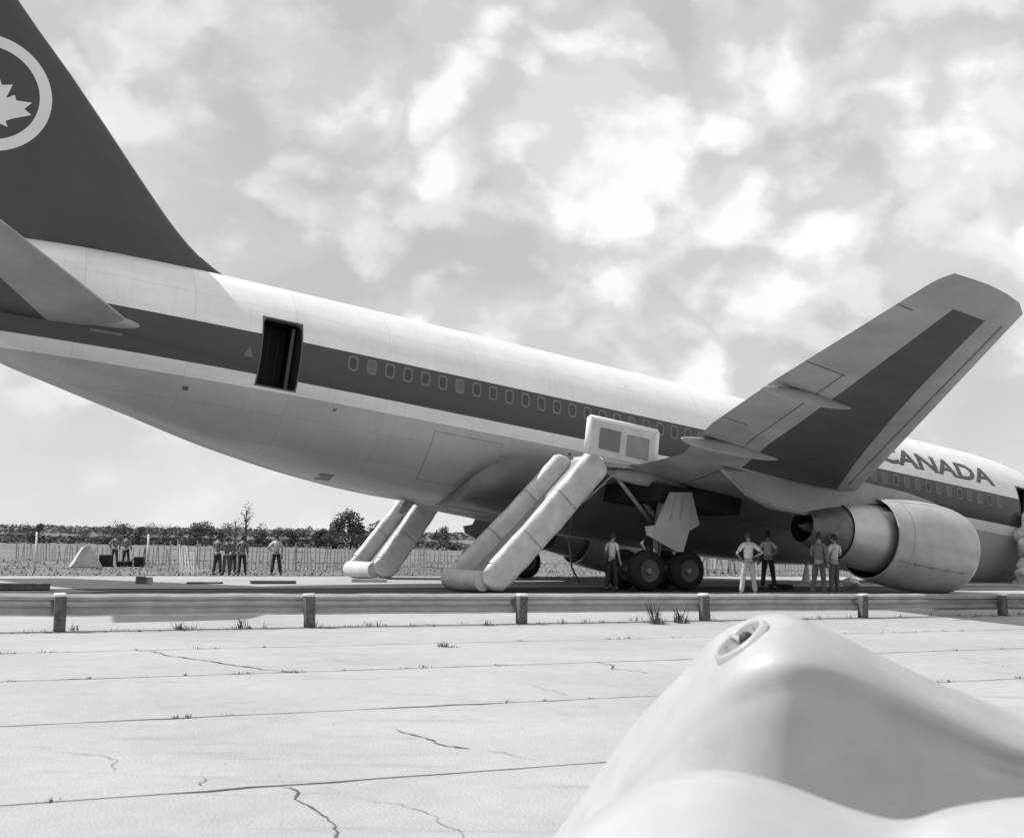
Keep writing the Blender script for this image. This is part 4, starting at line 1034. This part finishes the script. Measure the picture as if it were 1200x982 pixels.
put(265, 674, 630, ZL, .3, 'shirt_grey', 'trousers_grey', 'crossed', 'crossed', 'person in all grey clothes in the middle of the spectator group', stance=.04)
put(283, 674, 628, ZL, .1, 'shirt_grey', 'trousers_dark', 'back', 'down', 'spectator with dark jacket and dark wide trousers, right in the group', stance=.05)
put(323, 674, 627, ZL, 0.2, 'shirt_white', 'trousers_dark', 'hips', 'down', 'man in light shirt and black trousers standing alone by the fence', sleeve=False, stance=.12)
put(272, 673, 629, ZL, -2.6, 'shirt_grey', 'trousers_grey', 'down', 'front', 'spectator in drab clothes facing the others in the group', stance=.03)
for x, yf, yh, sh, tr, lab in ((134, 663, 634, 'shirt_grey', 'trousers_dark', 'dark clothed spectator among the dark crates, the one nearer the tent'), (147, 664, 635, 'shirt_grey', 'trousers_dark', 'spectator in dark clothing among the crates, the one farther from the tent')):
    p = gnd(x, yf, -.45); d = (p-CO).dot(_f); person(p, 1.68, random.uniform(-1, 1), sh, tr, random.choice(('down', 'hips', 'front')), 'down', lab, fine=False)
for x, wdt, hgt, lab in ((124, .55, .62, 'dark crate standing in the field just right of the white tent'), (163, .5, .52, 'dark crate in the field farther right, past the two small figures'), (146, .6, .3, 'low dark bundle lying between the two crates in the field')):
    bm = bmesh.new(); box(bm, Vector((0, 0, hgt/2)), (wdt, .6, hgt), random.uniform(-.4, .4), bevel=.04)
    for z_ in (.3, .7): box(bm, Vector((0, 0, hgt*z_)), (wdt*1.03, .63, .05), 0)
    q_ = gnd(x, 664, -.45); o = obj('bundle' if 'bundle' in lab else 'crate', bm, 'rubber'); o.location = q_; tag(o, lab, 'bundle' if 'bundle' in lab else 'crate')
# behind the aircraft on the far grass edge
for x, sh, tr, lab in ((826, 'shirt_white', 'trousers_light', 'small pale figure far behind the nose gear side, left of the pair'), (842, 'shirt_grey', 'trousers_light', 'small figure in grey top far behind the aircraft belly'), (857, 'shirt_white', 'trousers_grey', 'small figure in white shirt far behind, left of the man in pale clothes')):
    p = gnd(x, 672, -.3); person(p, 1.7, random.uniform(-1, 1), sh, tr, 'down', 'down', lab, fine=False)

# ================================================================== SMALL OBJECTS ROUND THE PLANE
def cone(x, y, h=.7):
    p = gnd(x, y); bm = bmesh.new(); tube(bm, [Vector((0, 0, .03)), Vector((0, 0, h))], [.17, .03], 14); 
    t = obj('traffic_cone', bm, 'canvas', None, True, 50); t.location = p; tag(t, 'white cone standing on the ground behind the engine exhaust', 'cone')
    bm = bmesh.new(); box(bm, Vector((0, 0, .015)), (.42, .42, .03)); o = obj('cone_base', bm, 'canvas', t); return t
cone(945, 682)
p = gnd(998, 690); bm = bmesh.new(); bmesh.ops.create_icosphere(bm, subdivisions=3, radius=1, matrix=Matrix.Diagonal((.30, .22, .2, 1)))
for v in bm.verts: v.co += Vector((noise.noise(v.co*6), noise.noise(v.co*6+Vector((4, 0, 0))), noise.noise(v.co*5)))*.06; v.co.z = max(-.17, v.co.z)
o = obj('bag', bm, 'canvas', None, True); o.location = p+Vector((0, 0, .18)); tag(o, 'round white bag lying on the ground under the engine cowling', 'bag')
def tent():
    p = gnd(100, 664, -.42); t = empty('canvas_tent', p, (0, 0, .4)); tag(t, 'small white canvas tent standing in the grass field', 'tent')
    bm = bmesh.new(); a = [Vector((x, y, 0)) for x, y in ((-.75, -.9), (.75, -.9), (.75, .9), (-.75, .9))]; r = [Vector((-.15, -.6, 1.0)), Vector((.2, -.5, 1.02)), Vector((.25, .6, 1.0)), Vector((-.2, .6, .98))]
    A_ = [bm.verts.new(q) for q in a]; B_ = [bm.verts.new(q) for q in r]
    for i in range(4): bm.faces.new((A_[i], A_[(i+1) % 4], B_[(i+1) % 4], B_[i]))
    bm.faces.new(B_); bmesh.ops.subdivide_edges(bm, edges=bm.edges, cuts=3, use_grid_fill=True)
    for v in bm.verts: v.co += Vector((noise.noise(v.co*2), noise.noise(v.co*2+Vector((3, 1, 0))), 0))*.06
    obj('tent_cloth', bm, 'tent_cloth', t, True, 40)
    bm = bmesh.new(); tube(bm, [Vector((0, -.62, 0)), Vector((0, -.62, 1.15))], .025, 6); obj('tent_pole', bm, 'wood', t)
tent()
# debris / timbers lying on the runway
for x, y, sx, sy, sz, rz, lab, m_ in ((165, 684, .28, .2, .2, .3, 'small dark box standing on the runway behind the guardrail', 'post'), (175, 684, .14, .2, .18, 0, 'small grey block right beside the dark box on the runway', 'gear'), (432, 682, 1.1, .2, .10, .3, 'low flat timber on the runway left of the far slide', 'wood'), (320, 684, 1.3, .25, .09, .42, 'dark plank lying on the runway below the lone man', 'post'), (240, 684, 1.0, .2, .05, .42, 'thin dark board on the runway below the spectators', 'post'), (20, 691, 1.5, .4, .16, .4, 'dark rubble heap at the far left edge of the runway', 'post'), (915, 690, .7, .35, .14, .2, 'flat dark case on the ground right of the man in dark trousers', 'black')):
    bm = bmesh.new(); box(bm, Vector((0, 0, sz/2+.002)), (sx, sy, sz), rz, bevel=min(sz, .05)*.3)
    for v in bm.verts: v.co += Vector((noise.noise(v.co*4), noise.noise(v.co*5), 0))*.02
    o = obj({'small dark': 'box'}.get(lab[:10], 'plank' if 'plank' in lab or 'timber' in lab or 'board' in lab else ('case' if 'case' in lab else ('rubble' if 'rubble' in lab else 'block'))), bm, m_); o.location = gnd(x, y); tag(o, lab, o.name.split('.')[0])

# ================================================================== FENCES
def fence(name, p0, p1, h, step, label, jitter=.05, m_='wood', group=None, lean=0.):
    t = empty(name, p0); tag(t, label, 'fence', group); d = (p1-p0); n = int(d.length/step); dn = d.normalized(); az = math.atan2(d.y, d.x)
    bm = bmesh.new(); box(bm, Vector((0, 0, h/2)), (.055, .018, h)); me = None
    first = obj('picket', bm, m_, t); me = first.data; first.rotation_euler = (0, 0, az)
    rr = random.Random(len(label))
    for i in range(1, n+1):
        if rr.random() < .1: continue
        o = link('picket', me, t); q = dn*i*step + Vector((0, 0, rr.uniform(-.05, .03))); o.location = q; o.rotation_euler = (rr.gauss(0, .03), lean+rr.gauss(0, jitter), az); o.scale = (1, 1, rr.uniform(.85, 1.06))
    for z in (.35*h, .8*h):
        bm = bmesh.new(); tube(bm, [Vector((0, 0, z)), d*.5+Vector((0, 0, z-.06)), d+Vector((0, 0, z))], .012, 4); obj('wire', bm, 'dark_metal', t)
    k = 0
    while k*3.2 < d.length:
        bm = bmesh.new(); tube(bm, [dn*k*3.2+Vector((0, .03, 0)), dn*k*3.2+Vector((0, .03, h*1.12))], .035, 6); obj('fence_post', bm, 'gear', t); k += 1
    return t
def gd(x, dep, z): 
    d = ray(x, 630); q = CO + d*dep; return Vector((q.x, q.y, z))
fence('snow_fence', gd(200, 62, -.45), gd(425, 62, -.45), 1.25, .19, 'pale wooden picket fence across the field behind the standing spectators')
fence('snow_fence', gd(425, 60, -.45), gd(600, 58, -.45), 1.25, .17, 'pale picket fence seen between the two evacuation slides')
fence('snow_fence', gd(790, 60, -.45), gd(1010, 64, -.45), 1.3, .2, 'picket fence in the distance under the belly, behind the man in pale clothes')
fence('snow_fence', gd(20, 75, -.45), gd(200, 66, -.45), 1.0, .30, 'low sparse wooden fence in the field beside the white tent', jitter=.12, m_='leaf_pale')
fence('snow_fence', gd(209, 57, -.45), gd(234, 54, -.45), 1.35, .28, 'short leaning section of white fence boards left of the spectators', jitter=.02, m_='canvas', lean=-.35)
for x, dep, h, lab in ((43, 60, 1.75, 'thin white pole standing alone in the field at far left'), (174, 66, 1.7, 'thin pale pole in the field right of the small spectators')):
    bm = bmesh.new(); tube(bm, [Vector((0, 0, 0)), Vector((0, 0, h))], .05, 8); o = obj('marker_pole', bm, 'canvas', None, True); o.location = gd(x, dep, -.45); tag(o, lab, 'pole')

# ================================================================== TREES
def tree(base, h, w_, label, kind='bushy', m_='leaf', seed=0, group='trees and bushes along the horizon', nleaf=420, ls=.22):
    rr = random.Random(seed); t = empty('tree', base); tag(t, label, 'tree', group)
    bm = bmesh.new(); th = h*(.35 if kind == 'bushy' else .8); x0 = rr.uniform(-.1, .1)*w_
    tube(bm, [Vector((0, 0, -.2)), Vector((x0*.5, 0, th*.6)), Vector((x0, 0, th))], [h*.03, h*.022, h*.01], 7)
    for k in range(5):
        a = rr.uniform(0, 6.28); z0 = th*rr.uniform(.35, .95); tube(bm, [Vector((x0*.6, 0, z0)), Vector((cos(a)*w_*.2, sin(a)*w_*.2, z0+h*.15)), Vector((cos(a)*w_*.38, sin(a)*w_*.38, z0+h*.22))], [h*.012, h*.008, h*.003], 5)
    obj('trunk', bm, 'bark', t, True)
    bm = bmesh.new(); cl = []
    nc = 9 if kind == 'bushy' else 7
    for k in range(nc):
        if kind == 'bushy': a = rr.uniform(0, 6.28); r = rr.random()**.6*.36*w_; z = h*rr.uniform(.10, .84); r *= 1.15-.75*(z/h)**2; cl.append((Vector((cos(a)*r, sin(a)*r, z)), rr.uniform(.16, .26)*max(w_*.8, h*.5)))
        else: z = h*(.35+.6*k/nc); cl.append((Vector((rr.uniform(-.2, .2)*w_, rr.uniform(-.2, .2)*w_, z)), .26*w_))
    for k in range(nleaf):
        c, r = cl[k % len(cl)]; d = Vector((rr.gauss(0, 1), rr.gauss(0, 1), rr.gauss(0, 1))).normalized()*r*(rr.random()**.35); p = c+d; p.z = max(.05, p.z)
        s_ = ls*rr.uniform(.5, 1.2)*h*.18; n_ = Vector((rr.gauss(0, 1), rr.gauss(0, 1), rr.gauss(.5, 1))).normalized(); x_, y_ = frame_of(n_)
        bm.faces.new([bm.verts.new(p+q) for q in (-x_*s_, -y_*s_*.5, x_*s_, y_*s_*.6)])
    obj('crown', bm, m_, t)
    return t
# (photo x, top row, width px, depth, description)
TR = [(22, 618, 22, 150, 'low dark bush at the far left edge of the horizon'), (41, 610, 13, 150, 'narrow dark tree rising above its bushes at far left'), (80, 622, 24, 175, 'low dark shrub on the horizon left of the white tent'), (100, 623, 20, 175, 'low shrub directly above the white tent'),
      (130, 615, 24, 150, 'dense dark tree just right of the white tent'), (146, 617, 20, 155, 'rounded dark tree above the small spectators'), (162, 613, 13, 150, 'peaked tree above the pale pole'), (178, 618, 22, 160, 'wide low tree between the pole and the fence'), (197, 617, 22, 155, 'mid grey tree above the start of the picket fence'), (213, 619, 18, 160, 'small tree above the leaning fence section'),
      (232, 614, 22, 150, 'rounded tree left of the spectator group'), (250, 617, 20, 155, 'tree behind the leftmost spectator'), (270, 614, 20, 160, 'pale loose tree behind the spectator group'), (303, 617, 20, 150, 'dark spiky tree right of the spectator group'), (322, 620, 22, 155, 'low tree behind the lone man'), (342, 617, 16, 150, 'small peaked tree right of the lone man'), (360, 620, 18, 160, 'low pale tree left of the darker clump'), (376, 616, 14, 150, 'slim tree beside the darker clump'), (392, 613, 20, 145, 'dark tree left half of the big clump'), (410, 603, 26, 140, 'tallest dark tree of the clump left of the far slide'), (428, 612, 24, 145, 'dark tree at the clump end next to the far slide'), (447, 615, 20, 150, 'grey tree partly behind the far slide'), (485, 622, 26, 160, 'bush seen between the tubes of the far slide'), (515, 618, 20, 150, 'bush right of the far slide under the belly')]
for i, (x, yt, wp, dep, lab) in enumerate(TR):
    b = gd(x, dep, -.45); d = (b-CO).dot(_f); yb = 491 - F_PX*((b-CO).dot(_u))/d; h = (yb-yt)*d/F_PX; tree(b, h*random.uniform(.95, 1.25), wp*random.uniform(.8, 1.15)*d/F_PX*1.9, lab, seed=i+3, m_='leaf' if i not in (12, 16, 21) else 'leaf_pale', nleaf=1500)
b = gd(288, 140, -.45); tree(b, 5.4, 2.6, 'tall thin see-through tree rising above the spectators', kind='tall', m_='leaf_pale', seed=99, nleaf=260, ls=.12)
b = gd(276, 145, -.45); tree(b, 3.9, 1.8, 'thin wispy sapling left of the tallest thin tree', kind='tall', m_='leaf_pale', seed=98, nleaf=160, ls=.12)
# far woods reading as one mass
bm = bmesh.new(); rr = random.Random(5)
for k in range(26000):
    a = rr.uniform(-1.2, 1.2); dist = rr.uniform(420, 520); x = sin(a)*dist; y = cos(a)*dist; hh = 2.3+.9*noise.noise(Vector((x*.02, y*.02, 0)))+.5*noise.noise(Vector((x*.09, y*.09, 0)))
    p = Vector((x, y, rr.random()**.8*hh-.4)); s_ = rr.uniform(.5, 1.3); n_ = Vector((rr.gauss(0, 1), rr.gauss(-1, 1), rr.gauss(.3, 1))).normalized(); x_, y_ = frame_of(n_)
    bm.faces.new([bm.verts.new(p+q) for q in (-x_*s_, -y_*s_*.6, x_*s_, y_*s_*.6)])
M['woods'] = mat('woods', .17, .9, var=.3, vscale=.1)  # distance haze put into the colour, paler than the nearer leaves
tag(obj('far_woods', bm, 'woods'), 'long even belt of distant woods on the horizon', 'woods', kind='stuff')
bm = bmesh.new()
for k in range(14000):
    x = rr.uniform(-75, 60); y = rr.uniform(150, 185); p = Vector((x, y, rr.random()*.8-.5+.5*noise.noise(Vector((x*.12, 0, 0))))); s_ = rr.uniform(.15, .4); n_ = Vector((rr.gauss(0, 1), rr.gauss(0, 1), rr.gauss(.5, 1))).normalized(); x_, y_ = frame_of(n_)
    bm.faces.new([bm.verts.new(p+q) for q in (-x_*s_, -y_*s_*.6, x_*s_, y_*s_*.6)])
tag(obj('scrub', bm, 'leaf'), 'low dark scrub along the far edge of the field', 'scrub', kind='stuff')
bm = bmesh.new()
for k in range(16000):
    u = rr.uniform(-45, 45); v = 41.3+rr.random()**1.6*40; q = UV(u, v, gz(u, v)); hh = rr.uniform(.04, .16)*min(1., (v-41)/3); a = rr.uniform(0, 6.28); s_ = Vector((cos(a), sin(a), 0))*rr.uniform(.02, .05); d = Vector((rr.uniform(-.1, .1), rr.uniform(-.1, .1), hh))
    bm.faces.new([bm.verts.new(t) for t in (q-s_, q+s_, q+d)])
tag(obj('field_grass', bm, 'grass'), 'long dry grass of the field beyond the runway', 'grass', kind='stuff')

# ================================================================== FOREGROUND CAR BODY
def rows_surface():
    # each row: (x px, y px, depth m) left to right; rows go from hidden far side over the crest to the front hump
    R = [
     [(640, 990, 5.5), (735, 872, 5.5), (800, 812, 5.5), (850, 775, 5.45), (905, 745, 5.4), (960, 760, 5.4), (1030, 800, 5.5), (1110, 840, 5.6), (1200, 880, 5.8), (1330, 910, 6.1)],
     [(646, 990, 5.1), (738, 855, 5.0), (800, 788, 4.92), (842, 744, 4.86), (903, 719, 4.85), (958, 733, 4.87), (1030, 768, 4.97), (1110, 805, 5.1), (1200, 838, 5.25), (1330, 868, 5.5)],
     [(655, 990, 4.95), (750, 866, 4.80), (810, 800, 4.64), (858, 756, 4.50), (912, 735, 4.42), (975, 752, 4.42), (1045, 789, 4.52), (1115, 822, 4.66), (1200, 856, 4.82), (1330, 884, 5.1)],
     [(664, 985, 4.85), (765, 880, 4.62), (824, 818, 4.42), (866, 784, 4.28), (922, 770, 4.20), (985, 786, 4.22), (1052, 817, 4.32), (1120, 848, 4.46), (1200, 880, 4.62), (1330, 904, 4.9)],
     [(672, 982, 4.80), (775, 895, 4.54), (832, 850, 4.34), (874, 826, 4.22), (930, 812, 4.16), (992, 824, 4.22), (1057, 850, 4.34), (1123, 877, 4.48), (1200, 902, 4.65), (1330, 924, 4.92)],
     [(680, 978, 4.75), (782, 915, 4.48), (838, 885, 4.30), (878, 872, 4.19), (932, 866, 4.14), (998, 874, 4.19), (1062, 891, 4.28), (1127, 908, 4.42), (1200, 926, 4.58), (1330, 947, 4.85)],
     [(684, 1000, 4.70), (770, 975, 4.44), (838, 965, 4.27), (882, 962, 4.16), (935, 962, 4.12), (1000, 970, 4.16), (1065, 980, 4.25), (1130, 985, 4.38), (1200, 990, 4.54), (1330, 1000, 4.8)],
    ]
    return R
def dense(R, nu=120, nv=10):
    G3 = [[at_depth(x, y, d) for x, y, d in row] for row in R]
    def cr(pts, t):
        n = len(pts)-1; f = t*n; i = min(int(f), n-1); u = f-i; p = [pts[max(0, min(n, i+k))] for k in (-1, 0, 1, 2)]
        return .5*((2*p[1])+(p[2]-p[0])*u+(2*p[0]-5*p[1]+4*p[2]-p[3])*u*u+(-p[0]+3*p[1]-3*p[2]+p[3])*u**3)
    cols = [[cr(r, i/nu) for i in range(nu+1)] for r in G3]; out_ = []
    n = (len(R)-1)*nv
    for j in range(n+1): out_.append([cr([c[i] for c in cols], j/n) for i in range(nu+1)])
    return out_
body_root = empty('car_body', (1.2, 3.4, 0)); tag(body_root, 'smooth white moulded car body in the foreground with an oval recess on its hump', 'car body')
bo = -body_root.location
def loft(name, grid, m_, parent, thick=.0, smooth=True):
    bm = bmesh.new(); g = [[bm.verts.new(p+bo) for p in r] for r in grid]
    for a, b in zip(g, g[1:]):
        for k in range(len(a)-1): bm.faces.new((a[k], a[k+1], b[k+1], b[k]))
    bmesh.ops.recalc_face_normals(bm, faces=bm.faces)
    return bm
G_ = dense(rows_surface(), 300, 18)
def pix(p):
    q = p-CO; z = q.dot(_f); return 600+F_PX*q.dot(_r)/z, 491-F_PX*q.dot(_u)/z, z
def surf_at(grid, x, y):
    best = None; zmin = min(pix(p)[2] for r in grid[18:] for p in r if abs(pix(p)[0]-x) < 9 and abs(pix(p)[1]-y) < 9)
    for j in range(1, len(grid)-1):
        for i in range(1, len(grid[0])-1):
            a, b, z = pix(grid[j][i])
            if abs(a-x) < 9 and abs(b-y) < 9 and z < zmin+.15:
                k = (a-x)**2+(b-y)**2
                if best is None or k < best[0]:
                    n = (grid[j][i+1]-grid[j][i-1]).cross(grid[j+1][i]-grid[j-1][i]).normalized()
                    if n.dot(CO-grid[j][i]) < 0: n = -n
                    best = (k, grid[j][i], n)
    return best[1], best[2]
rc, nn = surf_at(G_, 868, 750)
hx = ray(893, 733)-ray(868, 750); vx = (hx-nn*hx.dot(nn)).normalized(); vy = nn.cross(vx).normalized()
RA, RB = .098, .105
bm = loft('b', G_, 'fibreglass', body_root)
def inside(p):
    q = p-bo-rc; return abs(q.dot(nn)) < .12 and (q.dot(vx)/(RA*.98))**2+(q.dot(vy)/(RB*.98))**2 < 1
bmesh.ops.delete(bm, geom=[f for f in bm.faces if inside(f.calc_center_median())], context='FACES')
o = obj('body_shell', bm, 'fibreglass', body_root, True)
# front hump (second body section)
R2 = [[(655, 1000, 2.7), (700, 965, 2.75), (760, 930, 2.8), (840, 915, 2.85), (905, 925, 2.85), (1000, 962, 2.85), (1060, 975, 2.85), (1120, 968, 2.85), (1200, 955, 2.85), (1330, 950, 2.85)],
      [(650, 1000, 2.55), (695, 955, 2.6), (760, 917, 2.62), (835, 902, 2.65), (905, 914, 2.65), (1000, 948, 2.65), (1060, 960, 2.65), (1120, 945, 2.65), (1200, 934, 2.65), (1330, 930, 2.65)],
      [(645, 1010, 2.4), (700, 970, 2.42), (770, 935, 2.42), (840, 920, 2.42), (905, 930, 2.42), (1000, 962, 2.42), (1060, 975, 2.42), (1120, 962, 2.42), (1200, 950, 2.42), (1330, 945, 2.42)],
      [(640, 1060, 2.2), (700, 1030, 2.2), (770, 1005, 2.2), (840, 995, 2.2), (905, 1005, 2.2), (1000, 1030, 2.2), (1060, 1040, 2.2), (1120, 1030, 2.2), (1200, 1020, 2.2), (1330, 1010, 2.2)]]
bm = loft('b', dense(R2, 100, 10), 'fibreglass', body_root); obj('front_hump', bm, 'fibreglass', body_root, True)
# recess dish, rim, divider bar and dark fastener
bm = bmesh.new(); rings = []
for f_, dpt in ((1.22, -.012), (1.14, .007), (1.04, .014), (.97, .006), (.90, -.03), (.5, -.05), (.02, -.055)):
    rings.append([bm.verts.new(rc+bo+vx*RA*f_*cos(2*pi*k/40)+vy*RB*f_*sin(2*pi*k/40)+nn*dpt) for k in range(40)])
for a, b in zip(rings, rings[1:]):
    for k in range(40): bm.faces.new((a[k], a[(k+1) % 40], b[(k+1) % 40], b[k]))
obj('oval_recess', bm, 'cowl', body_root, True)
bm = bmesh.new(); tube(bm, [rc+bo+vy*.09+nn*.012-vx*.01, rc+bo+nn*.004, rc+bo-vy*.05-nn*.02+vx*.01], [.010, .009, .007], 10); obj('divider_bar', bm, 'fibreglass', body_root, True)
bm = bmesh.new(); bmesh.ops.create_icosphere(bm, subdivisions=2, radius=1, matrix=Matrix.Translation(rc+bo-vy*.01+vx*.02-nn*.01) @ Matrix.Diagonal((.03, .03, .03, 1))); obj('fastener', bm, 'black', body_root, True)
